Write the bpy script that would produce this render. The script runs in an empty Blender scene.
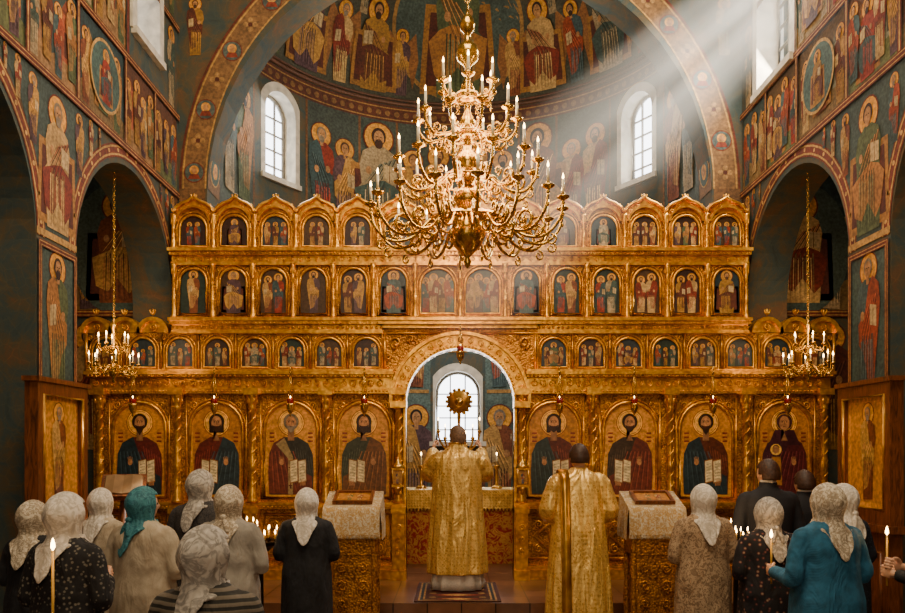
import bpy, bmesh, math, random
from mathutils import Vector, Matrix, noise
V = Vector
pi = math.pi
CAMX, CAMY, CAMZ = -0.094, -0.15, 1.9

def hx(s):
    o = []
    for i in (0, 2, 4):
        c = int(s[i:i+2], 16)/255
        o.append(c/12.92 if c <= .04045 else ((c+.055)/1.055)**2.4)
    return tuple(o)

# ------------------------------------------------------------------ mesh builder
class MB:
    def __init__(s):
        s.v = []; s.f = []; s.m = []; s.c = []; s.s = []; s.T = None
    def add(s, vs, fs, mat=0, col=(1, 1, 1), sm=True):
        b = len(s.v)
        if s.T is not None:
            T = s.T
            s.v.extend([tuple(T @ V(p)) for p in vs])
        else:
            s.v.extend([tuple(p) for p in vs])
        for f in fs:
            s.f.append([i+b for i in f]); s.m.append(mat); s.c.append(col); s.s.append(sm)
    def box(s, x0, x1, y0, y1, z0, z1, mat=0, col=(1, 1, 1)):
        vs = [(x, y, z) for z in (z0, z1) for y in (y0, y1) for x in (x0, x1)]
        s.add(vs, [(0, 2, 3, 1), (4, 5, 7, 6), (0, 1, 5, 4), (2, 6, 7, 3), (0, 4, 6, 2), (1, 3, 7, 5)], mat, col, False)
    def lathe(s, prof, c=(0, 0, 0), seg=16, mat=0, col=(1, 1, 1), sm=True):
        vs = []; fs = []
        for r, z in prof:
            for i in range(seg):
                a = 2*pi*i/seg
                vs.append((c[0]+r*math.cos(a), c[1]+r*math.sin(a), c[2]+z))
        n = len(prof)
        for j in range(n-1):
            for i in range(seg):
                k = (i+1) % seg
                fs.append((j*seg+i, j*seg+k, (j+1)*seg+k, (j+1)*seg+i))
        fs.append(tuple(range(seg))[::-1]); fs.append(tuple((n-1)*seg+i for i in range(seg)))
        s.add(vs, fs, mat, col, sm)
    def ell(s, c, r, seg=12, rings=8, mat=0, col=(1, 1, 1)):
        vs = [(c[0], c[1], c[2]+r[2])]; fs = []
        for j in range(1, rings):
            p = pi*j/rings
            for i in range(seg):
                a = 2*pi*i/seg
                vs.append((c[0]+r[0]*math.sin(p)*math.cos(a), c[1]+r[1]*math.sin(p)*math.sin(a), c[2]+r[2]*math.cos(p)))
        vs.append((c[0], c[1], c[2]-r[2])); L = len(vs)-1
        for i in range(seg):
            k = (i+1) % seg
            fs.append((0, 1+i, 1+k)); fs.append((L, L-seg+k, L-seg+i))
            for j in range(rings-2):
                fs.append((1+j*seg+i, 1+(j+1)*seg+i, 1+(j+1)*seg+k, 1+j*seg+k))
        s.add(vs, fs, mat, col, True)
    def tube(s, pts, rad, seg=6, mat=0, col=(1, 1, 1), closed=False):
        pts = [V(p) for p in pts]; n = len(pts)
        if not isinstance(rad, (list, tuple)): rad = [rad]*n
        vs = []; fs = []; up = None
        for i in range(n):
            if closed: t = pts[(i+1) % n]-pts[i-1]
            else: t = pts[min(i+1, n-1)]-pts[max(i-1, 0)]
            if t.length < 1e-9: t = V((0, 0, 1))
            t.normalize()
            if up is None:
                up = V((0, 0, 1)) if abs(t.z) < .9 else V((0, 1, 0))
            a = up-t*up.dot(t)
            if a.length < 1e-5: a = t.orthogonal()
            a.normalize(); up = a; b = t.cross(a)
            for k in range(seg):
                q = 2*pi*k/seg
                vs.append(pts[i]+(a*math.cos(q)+b*math.sin(q))*rad[i])
        m = n if closed else n-1
        for i in range(m):
            for k in range(seg):
                k2 = (k+1) % seg; i2 = (i+1) % n
                fs.append((i*seg+k, i*seg+k2, i2*seg+k2, i2*seg+k))
        if not closed:
            fs.append(tuple(range(seg))[::-1]); fs.append(tuple((n-1)*seg+i for i in range(seg)))
        s.add(vs, fs, mat, col, True)
    def prism(s, poly, y0, y1, mat=0, col=(1, 1, 1)):
        n = len(poly)
        vs = [(x, y0, z) for x, z in poly]+[(x, y1, z) for x, z in poly]
        fs = [tuple(range(n)), tuple(range(2*n-1, n-1, -1))]
        for i in range(n):
            k = (i+1) % n
            fs.append((i, i+n, k+n, k))
        s.add(vs, fs, mat, col, False)
    def loft(s, rings, seg=40, mat=0, col=(1, 1, 1), nf=9, ph=0.0, pw=1.0):
        vs = []; fs = []
        for z, rx, ry, cx, cy, fo in rings:
            for i in range(seg):
                a = 2*pi*i/seg
                k = 1+fo*(math.cos(nf*a+ph+z*1.3)+.6*math.cos((nf*2-3)*a+ph*2.3-z*2))
                ca, sa = math.cos(a), math.sin(a)
                e = .86
                ca = math.copysign(abs(ca)**e, ca); sa = math.copysign(abs(sa)**e, sa)
                vs.append((cx+rx*ca*k, cy+ry*sa*k, z))
        n = len(rings)
        for j in range(n-1):
            for i in range(seg):
                k = (i+1) % seg
                fs.append((j*seg+i, j*seg+k, (j+1)*seg+k, (j+1)*seg+i))
        fs.append(tuple(range(seg))[::-1]); fs.append(tuple((n-1)*seg+i for i in range(seg)))
        s.add(vs, fs, mat, col, True)
    def mesh(s, name):
        me = bpy.data.meshes.new(name)
        me.from_pydata(s.v, [], s.f)
        me.polygons.foreach_set('material_index', s.m)
        me.polygons.foreach_set('use_smooth', s.s)
        at = me.color_attributes.new('Col', 'FLOAT_COLOR', 'CORNER')
        buf = []
        for f, c in zip(s.f, s.c):
            buf.extend([c[0], c[1], c[2], 1.0]*len(f))
        at.data.foreach_set('color', buf)
        me.update()
        return me
    def obj(s, name, mats, parent=None, loc=(0, 0, 0), rz=0.0):
        return mkobj(name, s.mesh(name), mats, parent, loc, rz)

def mkobj(name, me, mats=None, parent=None, loc=(0, 0, 0), rz=0.0):
    if mats is not None and len(me.materials) == 0:
        for m in mats: me.materials.append(m)
    o = bpy.data.objects.new(name, me)
    bpy.context.scene.collection.objects.link(o)
    o.location = loc; o.rotation_euler = (0, 0, rz)
    if parent: o.parent = parent
    return o

def empty(name, loc=(0, 0, 0), rz=0.0, parent=None):
    o = bpy.data.objects.new(name, None); o.empty_display_size = .1
    bpy.context.scene.collection.objects.link(o)
    o.location = loc; o.rotation_euler = (0, 0, rz)
    if parent: o.parent = parent
    return o

def catmull(pts, k=5):
    P = [V(p) for p in pts]; out = []
    for i in range(len(P)-1):
        p0 = P[max(i-1, 0)]; p1 = P[i]; p2 = P[i+1]; p3 = P[min(i+2, len(P)-1)]
        for j in range(k):
            t = j/k
            out.append(.5*((2*p1)+(p2-p0)*t+(2*p0-5*p1+4*p2-p3)*t*t+(3*p1-p0-3*p2+p3)*t**3))
    out.append(P[-1]); return out

# ------------------------------------------------------------------ materials
def newmat(name):
    m = bpy.data.materials.new(name); m.use_nodes = True
    nt = m.node_tree; b = nt.nodes['Principled BSDF']
    return m, nt, b
def N(nt, t, **kw):
    n = nt.nodes.new(t)
    for k, v in kw.items(): setattr(n, k, v)
    return n
def ramp(nt, fac, stops):
    r = N(nt, 'ShaderNodeValToRGB'); e = r.color_ramp.elements
    e[0].position = stops[0][0]; e[0].color = (*stops[0][1], 1)
    e[1].position = stops[1][0]; e[1].color = (*stops[1][1], 1)
    for p, c in stops[2:]:
        x = e.new(p); x.color = (*c, 1)
    nt.links.new(fac, r.inputs[0]); return r
def coord(nt, scale=(1, 1, 1), kind='Object'):
    tc = N(nt, 'ShaderNodeTexCoord'); mp = N(nt, 'ShaderNodeMapping')
    mp.inputs['Scale'].default_value = scale
    nt.links.new(tc.outputs[kind], mp.inputs[0]); return mp.outputs[0]
def tex(nt, t, vec, scale, **kw):
    n = N(nt, t); n.inputs['Scale'].default_value = scale
    nt.links.new(vec, n.inputs['Vector'])
    for k, v in kw.items():
        if k in n.inputs: n.inputs[k].default_value = v
        else: setattr(n, k, v)
    return n
def bump(nt, b, h, st, dist=.01):
    n = N(nt, 'ShaderNodeBump'); n.inputs['Strength'].default_value = st; n.inputs['Distance'].default_value = dist
    nt.links.new(h, n.inputs['Height']); nt.links.new(n.outputs[0], b.inputs['Normal'])

def m_gold(name, lo, hi, metal=.8, rough=.36, sc=34, st=.8, dist=.012):
    m, nt, b = newmat(name); c = coord(nt)
    v = tex(nt, 'ShaderNodeTexVoronoi', c, sc, feature='SMOOTH_F1')
    n = tex(nt, 'ShaderNodeTexNoise', c, 5.0, Detail=4.0)
    mx = N(nt, 'ShaderNodeMath', operation='MULTIPLY_ADD'); mx.inputs[1].default_value = -.75
    nt.links.new(v.outputs['Distance'], mx.inputs[0])
    a = N(nt, 'ShaderNodeMath', operation='ADD'); a.inputs[1].default_value = .32
    nt.links.new(n.outputs[0], a.inputs[0]); nt.links.new(a.outputs[0], mx.inputs[2])
    r = ramp(nt, mx.outputs[0], [(.25, lo), (.75, hi)])
    nt.links.new(r.outputs[0], b.inputs['Base Color'])
    b.inputs['Metallic'].default_value = metal; b.inputs['Roughness'].default_value = rough
    inv = N(nt, 'ShaderNodeMath', operation='SUBTRACT'); inv.inputs[0].default_value = 1
    nt.links.new(v.outputs['Distance'], inv.inputs[1])
    bump(nt, b, inv.outputs[0], st, dist)
    return m
GOLD = m_gold('gilded_panel', hx('7a4a12'), hx('dc9828'), .62, .42, 52, .9, .01)
GOLDC = m_gold('gilded_carving', hx('c4801a'), hx('ffc040'), .78, .30, 22, .3, .008)
GOLDS = m_gold('gilded_smooth', hx('b87c26'), hx('f8c05a'), .8, .28, 12, .15)
BRASS = m_gold('polished_brass', hx('a87a2c'), hx('f2c660'), .9, .22, 30, .12)

def m_paint(name, rough, c0, c1):
    m, nt, b = newmat(name)
    at = N(nt, 'ShaderNodeVertexColor'); at.layer_name = 'Col'
    c = coord(nt)
    n = tex(nt, 'ShaderNodeTexNoise', c, 3.5, Detail=8.0, Roughness=.65)
    n2 = tex(nt, 'ShaderNodeTexNoise', c, 28, Detail=4.0)
    r = ramp(nt, n.outputs[0], [(.3, c0), (.7, c1)])
    r2 = ramp(nt, n2.outputs[0], [(.35, (.66,)*3), (.65, (1.2,)*3)])
    m1 = N(nt, 'ShaderNodeMixRGB', blend_type='MULTIPLY'); m1.inputs[0].default_value = 1
    m2 = N(nt, 'ShaderNodeMixRGB', blend_type='MULTIPLY'); m2.inputs[0].default_value = 1
    nt.links.new(at.outputs[0], m1.inputs[1]); nt.links.new(r.outputs[0], m1.inputs[2])
    nt.links.new(m1.outputs[0], m2.inputs[1]); nt.links.new(r2.outputs[0], m2.inputs[2])
    nt.links.new(m2.outputs[0], b.inputs['Base Color'])
    b.inputs['Roughness'].default_value = rough
    return m
FRESCO = m_paint('fresco_paint', .8, (.52, .46, .37), (1.1, .97, .78))
ICONP = m_paint('icon_tempera', .38, (.8, .76, .68), (1.2, 1.12, 1.0))
PLAIN = m_paint('painted_surface', .6, (.8,)*3, (1.1,)*3)

def m_wall(name):
    m, nt, b = newmat(name); c = coord(nt)
    n = tex(nt, 'ShaderNodeTexNoise', c, 2.2, Detail=10.0, Roughness=.7, Distortion=1.2)
    r = ramp(nt, n.outputs[0], [(.25, hx('2a3030')), (.75, hx('6e5a3e')), (.42, hx('384644')), (.55, hx('504834')), (.64, hx('62462c'))])
    n3 = tex(nt, 'ShaderNodeTexVoronoi', c, 9, feature='DISTANCE_TO_EDGE')
    r3 = ramp(nt, n3.outputs[0], [(.0, (1.5, 1.3, 1.0)), (.05, (1, 1, 1))])
    mx = N(nt, 'ShaderNodeMixRGB', blend_type='MULTIPLY'); mx.inputs[0].default_value = .6
    nt.links.new(r.outputs[0], mx.inputs[1]); nt.links.new(r3.outputs[0], mx.inputs[2])
    nt.links.new(mx.outputs[0], b.inputs['Base Color']); b.inputs['Roughness'].default_value = .85
    return m
WALL = m_wall('frescoed_plaster')

def m_simple(name, col, rough=.5, metal=0, noise_s=0, amt=.3, bst=0):
    m, nt, b = newmat(name)
    b.inputs['Roughness'].default_value = rough; b.inputs['Metallic'].default_value = metal
    c = coord(nt); n = tex(nt, 'ShaderNodeTexNoise', c, noise_s or 8, Detail=6.0)
    r = ramp(nt, n.outputs[0], [(.3, tuple(x*(1-amt) for x in col)), (.7, tuple(min(1, x*(1+amt*.5)) for x in col))])
    nt.links.new(r.outputs[0], b.inputs['Base Color'])
    if bst: bump(nt, b, n.outputs[0], bst, .01)
    return m
PLASTER = m_simple('pale_plaster', hx('d6ccb8'), .8)
SKIN = m_simple('skin', hx('dca886'), .5, 0, 20, .1)
WAX = m_simple('wax', hx('e8dcb8'), .4)
BWAX = m_simple('beeswax', hx('e0b04c'), .4)
SHOE = m_simple('shoe_leather', hx('15110f'), .4)
SUIT = m_simple('suit_wool', hx('1a1c24'), .85, 0, 120, .3, .1)
REDGL = m_simple('ruby_glass', hx('8c1410'), .1)
WHITE = m_simple('white_linen', hx('cfc8bc'), .8, 0, 60, .15, .15)
EYE = m_simple('eye', hx('2a1a10'), .2)
def m_wood():
    m, nt, b = newmat('carved_wood'); c = coord(nt, (6, 6, 1))
    n = tex(nt, 'ShaderNodeTexNoise', c, 5, Detail=8.0, Distortion=2.0)
    r = ramp(nt, n.outputs[0], [(.3, hx('3e1e0e')), (.7, hx('8a4c20'))])
    nt.links.new(r.outputs[0], b.inputs['Base Color']); b.inputs['Roughness'].default_value = .4
    return m
WOOD = m_wood()
def m_flame():
    m, nt, b = newmat('candle_flame')
    b.inputs['Base Color'].default_value = (1, .6, .2, 1)
    b.inputs['Emission Color'].default_value = (1, .60, .22, 1); b.inputs['Emission Strength'].default_value = 30
    return m
FLAME = m_flame()
def m_floor():
    m, nt, b = newmat('stone_floor'); c = coord(nt)
    ch = tex(nt, 'ShaderNodeTexBrick', c, 1.4); ch.offset = 0
    ch.inputs['Color1'].default_value = (*hx('7a5238'), 1); ch.inputs['Color2'].default_value = (*hx('5c3c28'), 1)
    ch.inputs['Mortar'].default_value = (*hx('20150f'), 1); ch.inputs['Mortar Size'].default_value = .01
    ch.inputs['Row Height'].default_value = .5
    n = tex(nt, 'ShaderNodeTexNoise', c, 5, Detail=8.0)
    r = ramp(nt, n.outputs[0], [(.3, (.7,)*3), (.7, (1.2,)*3)])
    mx = N(nt, 'ShaderNodeMixRGB', blend_type='MULTIPLY'); mx.inputs[0].default_value = 1
    nt.links.new(ch.outputs[0], mx.inputs[1]); nt.links.new(r.outputs[0], mx.inputs[2])
    nt.links.new(mx.outputs[0], b.inputs['Base Color']); b.inputs['Roughness'].default_value = .28
    return m
FLOOR = m_floor()
def m_pattern(name, c1, c2, sc, kind='floral', rough=.85, metal=0, bst=.3, c3=None):
    m, nt, b = newmat(name); c = coord(nt)
    if kind == 'floral':
        v = tex(nt, 'ShaderNodeTexVoronoi', c, sc); fac = v.outputs['Distance']
        r = ramp(nt, fac, [(.22, c2), (.34, c1)])
        if c3: e = r.color_ramp.elements.new(.12); e.color = (*c3, 1)
        hsrc = fac
    elif kind == 'lace':
        v = tex(nt, 'ShaderNodeTexNoise', c, sc, Detail=5.0, Distortion=1.6); fac = v.outputs[0]
        r = ramp(nt, fac, [(.40, c1), (.48, c2), (.53, c2), (.60, c1)]); hsrc = fac
    elif kind == 'stripe':
        v = tex(nt, 'ShaderNodeTexWave', c, sc, bands_direction='Z'); v.inputs['Distortion'].default_value = .6; fac = v.outputs[0]
        r = ramp(nt, fac, [(.4, c1), (.6, c2)]); hsrc = fac
    elif kind == 'knit':
        v = tex(nt, 'ShaderNodeTexNoise', c, sc, Detail=4.0); fac = v.outputs[0]
        r = ramp(nt, fac, [(.35, c1), (.65, c2)])
        w = tex(nt, 'ShaderNodeTexWave', c, 60, bands_direction='DIAGONAL'); hsrc = w.outputs[0]
    nt.links.new(r.outputs[0], b.inputs['Base Color'])
    b.inputs['Roughness'].default_value = rough; b.inputs['Metallic'].default_value = metal
    cr = tex(nt, 'ShaderNodeTexNoise', coord(nt, (1, 1, .45)), 7, Detail=3.0, Distortion=.8)
    bn = N(nt, 'ShaderNodeBump'); bn.inputs['Strength'].default_value = .75; bn.inputs['Distance'].default_value = .06
    nt.links.new(cr.outputs[0], bn.inputs['Height'])
    b2 = N(nt, 'ShaderNodeBump'); b2.inputs['Strength'].default_value = bst; b2.inputs['Distance'].default_value = .004
    nt.links.new(hsrc, b2.inputs['Height']); nt.links.new(bn.outputs[0], b2.inputs['Normal']); nt.links.new(b2.outputs[0], b.inputs['Normal'])
    return m
def m_brocade(name):
    m, nt, b = newmat(name); c = coord(nt)
    mg = tex(nt, 'ShaderNodeTexMagic', c, 16); mg.turbulence_depth = 4; mg.inputs['Distortion'].default_value = 1.6
    v = tex(nt, 'ShaderNodeTexVoronoi', c, 26); 
    a = N(nt, 'ShaderNodeMath', operation='MULTIPLY_ADD'); a.inputs[1].default_value = .5
    nt.links.new(v.outputs['Distance'], a.inputs[0]); nt.links.new(mg.outputs['Fac'], a.inputs[2])
    r = ramp(nt, a.outputs[0], [(.25, hx('b07a28')), (.95, hx('ffd67c')), (.55, hx('d8a240'))])
    nt.links.new(r.outputs[0], b.inputs['Base Color'])
    b.inputs['Metallic'].default_value = .5; b.inputs['Roughness'].default_value = .36
    cr = tex(nt, 'ShaderNodeTexNoise', coord(nt, (1, 1, .3)), 6, Detail=3.0, Distortion=.8)
    bn = N(nt, 'ShaderNodeBump'); bn.inputs['Strength'].default_value = .9; bn.inputs['Distance'].default_value = .08
    nt.links.new(cr.outputs[0], bn.inputs['Height'])
    b2 = N(nt, 'ShaderNodeBump'); b2.inputs['Strength'].default_value = .3; b2.inputs['Distance'].default_value = .003
    nt.links.new(a.outputs[0], b2.inputs['Height']); nt.links.new(bn.outputs[0], b2.inputs['Normal']); nt.links.new(b2.outputs[0], b.inputs['Normal'])
    return m
BROC = m_brocade('gold_brocade')

# ------------------------------------------------------------------ painted art
class Art:
    def __init__(s, mp, base=0.004, step=.0016, curved=False):
        s.mb = MB(); s.mp = mp; s.b = base; s.st = step; s.curved = curved
    def poly(s, pts, col, L=0):
        d = s.b+s.st*L
        if s.curved: s.mb.add([(u, v, d) for u, v in pts], [tuple(range(len(pts)))], 0, col, False)
        else: s.mb.add([s.mp(u, v, d) for u, v in pts], [tuple(range(len(pts)))], 0, col, False)
    def rect(s, u0, u1, v0, v1, col, L=0):
        s.poly([(u0, v0), (u1, v0), (u1, v1), (u0, v1)], col, L)
    def frame(s, u0, u1, v0, v1, w, col, L=0):
        s.rect(u0, u1, v0, v0+w, col, L); s.rect(u0, u1, v1-w, v1, col, L)
        s.rect(u0, u0+w, v0+w, v1-w, col, L); s.rect(u1-w, u1, v0+w, v1-w, col, L)
    def disc(s, u, v, ru, col, L=0, rv=None, n=18):
        rv = rv or ru
        s.poly([(u+ru*math.cos(2*pi*i/n), v+rv*math.sin(2*pi*i/n)) for i in range(n)], col, L)
    def line(s, a, b, w, col, L=0):
        dx, dy = b[0]-a[0], b[1]-a[1]; l = math.hypot(dx, dy) or 1
        nx, ny = -dy/l*w/2, dx/l*w/2
        s.poly([(a[0]+nx, a[1]+ny), (b[0]+nx*.4, b[1]+ny*.4), (b[0]-nx*.4, b[1]-ny*.4), (a[0]-nx, a[1]-ny)], col, L)
    def arc(s, cu, cv, r0, r1, a0, a1, col, L=0, n=24):
        for i in range(n):
            p = a0+(a1-a0)*i/n; q = a0+(a1-a0)*(i+1)/n
            s.poly([(cu+r0*math.cos(p), cv+r0*math.sin(p)), (cu+r1*math.cos(p), cv+r1*math.sin(p)),
                    (cu+r1*math.cos(q), cv+r1*math.sin(q)), (cu+r0*math.cos(q), cv+r0*math.sin(q))], col, L)
    def obj(s, name, mat, parent):
        if not s.curved: return s.mb.obj(name, [mat], parent)
        me = s.mb.mesh(name); bm = bmesh.new(); bm.from_mesh(me)
        bmesh.ops.triangulate(bm, faces=[f for f in bm.faces if len(f.verts) > 4])
        for it in range(6):
            es = [e for e in bm.edges if e.calc_length() > .2]
            if not es: break
            bmesh.ops.subdivide_edges(bm, edges=es, cuts=1, use_grid_fill=True)
            bmesh.ops.triangulate(bm, faces=[f for f in bm.faces if len(f.verts) > 4])
        for v in bm.verts: v.co = s.mp(*v.co)
        bm.to_mesh(me); bm.free()
        return mkobj(name, me, [mat], parent)

PAL = [(hx('963620'), hx('3c5660')), (hx('445e68'), hx('a04826')), (hx('a88038'), hx('60301f')), (hx('566646'), hx('b07c40')),
       (hx('c8a870'), hx('82321f')), (hx('5a4450'), hx('c09448')), (hx('aa9a7c'), hx('435a58')), (hx('80482a'), hx('c49c5a'))]
SK = hx('c0905f'); HAIR = [hx('3a2214'), hx('5a3a20'), hx('8a8074'), hx('20140c')]
HALO = hx('e8aa40'); RIM = hx('6a2c14')
def dk(c, k): return tuple(x*k for x in c)

def fig(A, cx, by, h, rng, seated=False, L=2, halo=True, wings=False, dim=1.0):
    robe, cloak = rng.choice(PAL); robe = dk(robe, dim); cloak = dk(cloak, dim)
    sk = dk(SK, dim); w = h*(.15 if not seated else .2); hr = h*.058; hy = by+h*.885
    if seated: w = h*.21; hr = h*.07; hy = by+h*.86
    fl = rng.choice((-1, 1))
    P = lambda x, y: (cx+fl*x*w, by+y*h)
    if seated:
        th = dk(hx('a87a3a'), dim)
        A.poly([P(-1.35, .02), P(1.35, .02), P(1.25, .62), P(-1.25, .62)], th, L-1)
        A.poly([P(-1.15, .08), P(1.15, .08), P(1.05, .57), P(-1.05, .57)], dk(hx('5a2a1c'), dim), L-.5)
    if wings:
        for k in (-1, 1):
            A.poly([P(.3*k, .75), P(1.5*k, .95), P(1.9*k, .55), P(1.3*k, .12), P(.9*k, .4)], dk(hx('9a6a3c'), dim), L-1)
    if halo:
        A.disc(cx, hy, hr*2.05, dk(RIM, dim), L-.3); A.disc(cx, hy, hr*1.85, dk(HALO, dim), L)
    if seated:
        body = [(-.75, 0), (.75, 0), (.8, .2), (1.05, .38), (.75, .45), (.85, .62), (.7, .73), (.25, .79), (-.25, .79), (-.7, .73), (-.85, .62), (-.75, .45), (-1.05, .38), (-.8, .2)]
        clk = [(-1.08, .38), (-.7, .46), (-.2, .5), (.3, .47), (1.08, .4), (.9, .15), (.4, .1), (0, .22), (-.5, .08), (-.85, .16)]
    else:
        body = [(-.6, 0), (.62, .01), (.66, .25), (.78, .5), (1.0, .64), (.88, .76), (.35, .82), (-.35, .82), (-.88, .76), (-1.0, .64), (-.78, .5), (-.66, .25)]
        clk = [(-1.02, .63), (-.9, .77), (-.36, .83), (-.05, .78), (.25, .6), (.85, .52), (.8, .38), (.35, .3), (.05, .14), (-.5, .1), (-.75, .35)]
    A.poly([P(*p) for p in body], robe, L+1); A.poly([P(*p) for p in clk], cloak, L+2)
    for i in range(6):
        x = -.5+i*.2+rng.uniform(-.05, .05)
        A.line(P(x*.9, .44), P(x, .03), h*.012, dk(robe, .45), L+2.5)
        A.line(P(x*.9+.09, .40), P(x+.09, .06), h*.009, tuple(min(1, c*1.9+.03) for c in robe), L+2.6)
    for i in range(4):
        A.line(P(-.75+i*.2, .70-i*.02), P(.1+i*.15, .32+i*.04), h*.011, dk(cloak, .45), L+3)
        A.line(P(-.68+i*.2, .70-i*.02), P(.15+i*.15, .34+i*.04), h*.008, tuple(min(1, c*1.8+.03) for c in cloak), L+3.1)
    hc = dk(rng.choice(HAIR), dim)
    A.disc(cx, hy+hr*.18, hr*.95, hc, L+3, hr*1.08)
    A.poly([P(-.12, .78), P(.12, .78), (cx+hr*.35, hy-hr*.5), (cx-hr*.35, hy-hr*.5)], sk, L+3.4)
    A.disc(cx, hy-hr*.05, hr*.68, sk, L+3.7, hr*.95)
    if rng.random() < .65: A.disc(cx, hy-hr*.75, hr*.55, hc, L+4, hr*.6)
    A.line((cx-hr*.35, hy+hr*.1), (cx-hr*.1, hy+hr*.1), hr*.16, hx('1a0e08'), L+4.5)
    A.line((cx+hr*.35, hy+hr*.1), (cx+hr*.1, hy+hr*.1), hr*.16, hx('1a0e08'), L+4.5)
    A.line((cx, hy+hr*.1), (cx, hy-hr*.35), hr*.14, dk(sk, .55), L+4.5)
    A.disc(*P(.45, .57), h*.026, sk, L+4.5, h*.034)
    if rng.random() < .6:
        A.poly([P(-.75, .48), P(-.2, .50), P(-.2, .64), P(-.75, .62)], dk(hx('c9b48a'), dim), L+4.2)
        A.line(P(-.47, .49), P(-.47, .63), h*.008, hx('5a2a14'), L+4.6)
    else:
        A.disc(*P(-.4, .55), h*.026, sk, L+4.5, h*.034)

BGS = [hx('2c444e'), hx('3a5258'), hx('44483a'), hx('5e4a30'), hx('364a4c'), hx('4e4636'), hx('603e2c')]
def scene(A, u0, u1, v0, v1, rng, n=4, bg=None, dim=1.0):
    bg = bg or rng.choice(BGS); bg = dk(bg, dim)
    W = u1-u0; H = v1-v0
    A.rect(u0, u1, v0, v1, bg, 0)
    gc = dk(rng.choice([hx('8e7644'), hx('7a6640'), hx('667048'), hx('9a7850')]), dim)
    A.poly([(u0, v0), (u1, v0), (u1, v0+H*.22), (u0+W*.7, v0+H*.32), (u0+W*.45, v0+H*.2), (u0+W*.2, v0+H*.34), (u0, v0+H*.2)], gc, .4)
    for k in range(2):
        bu = u0+W*(.08+.6*k+rng.uniform(0, .08)); bw = W*.2; c = dk(rng.choice([hx('b8925a'), hx('946c50'), hx('80867c'), hx('a85a3c')]), dim)
        A.rect(bu, bu+bw, v0+H*.25, v0+H*.72, c, .7)
        A.poly([(bu-bw*.1, v0+H*.72), (bu+bw*1.1, v0+H*.72), (bu+bw*.5, v0+H*.88)], dk(c, .6), .7)
        A.rect(bu+bw*.3, bu+bw*.65, v0+H*.3, v0+H*.55, dk(c, .25), .9)
    for i in range(n):
        x = u0+W*(i+.5)/n+rng.uniform(-.06, .06)*W/n
        fig(A, x, v0+H*(.04+.07*(i % 2)), H*rng.uniform(.72, .86), rng, seated=(i == n//2 and n > 2 and rng.random() < .5), L=2+(i % 2)*5, dim=dim)

def border(A, u0, u1, v0, v1, w, L=8, dots=True):
    A.frame(u0, u1, v0, v1, w, hx('6e2c18'), L)
    A.frame(u0+w*.18, u1-w*.18, v0+w*.18, v1-w*.18, w*.14, hx('c09a58'), L+.5)
    A.frame(u0+w*.7, u1-w*.7, v0+w*.7, v1-w*.7, w*.14, hx('c09a58'), L+.5)

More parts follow.
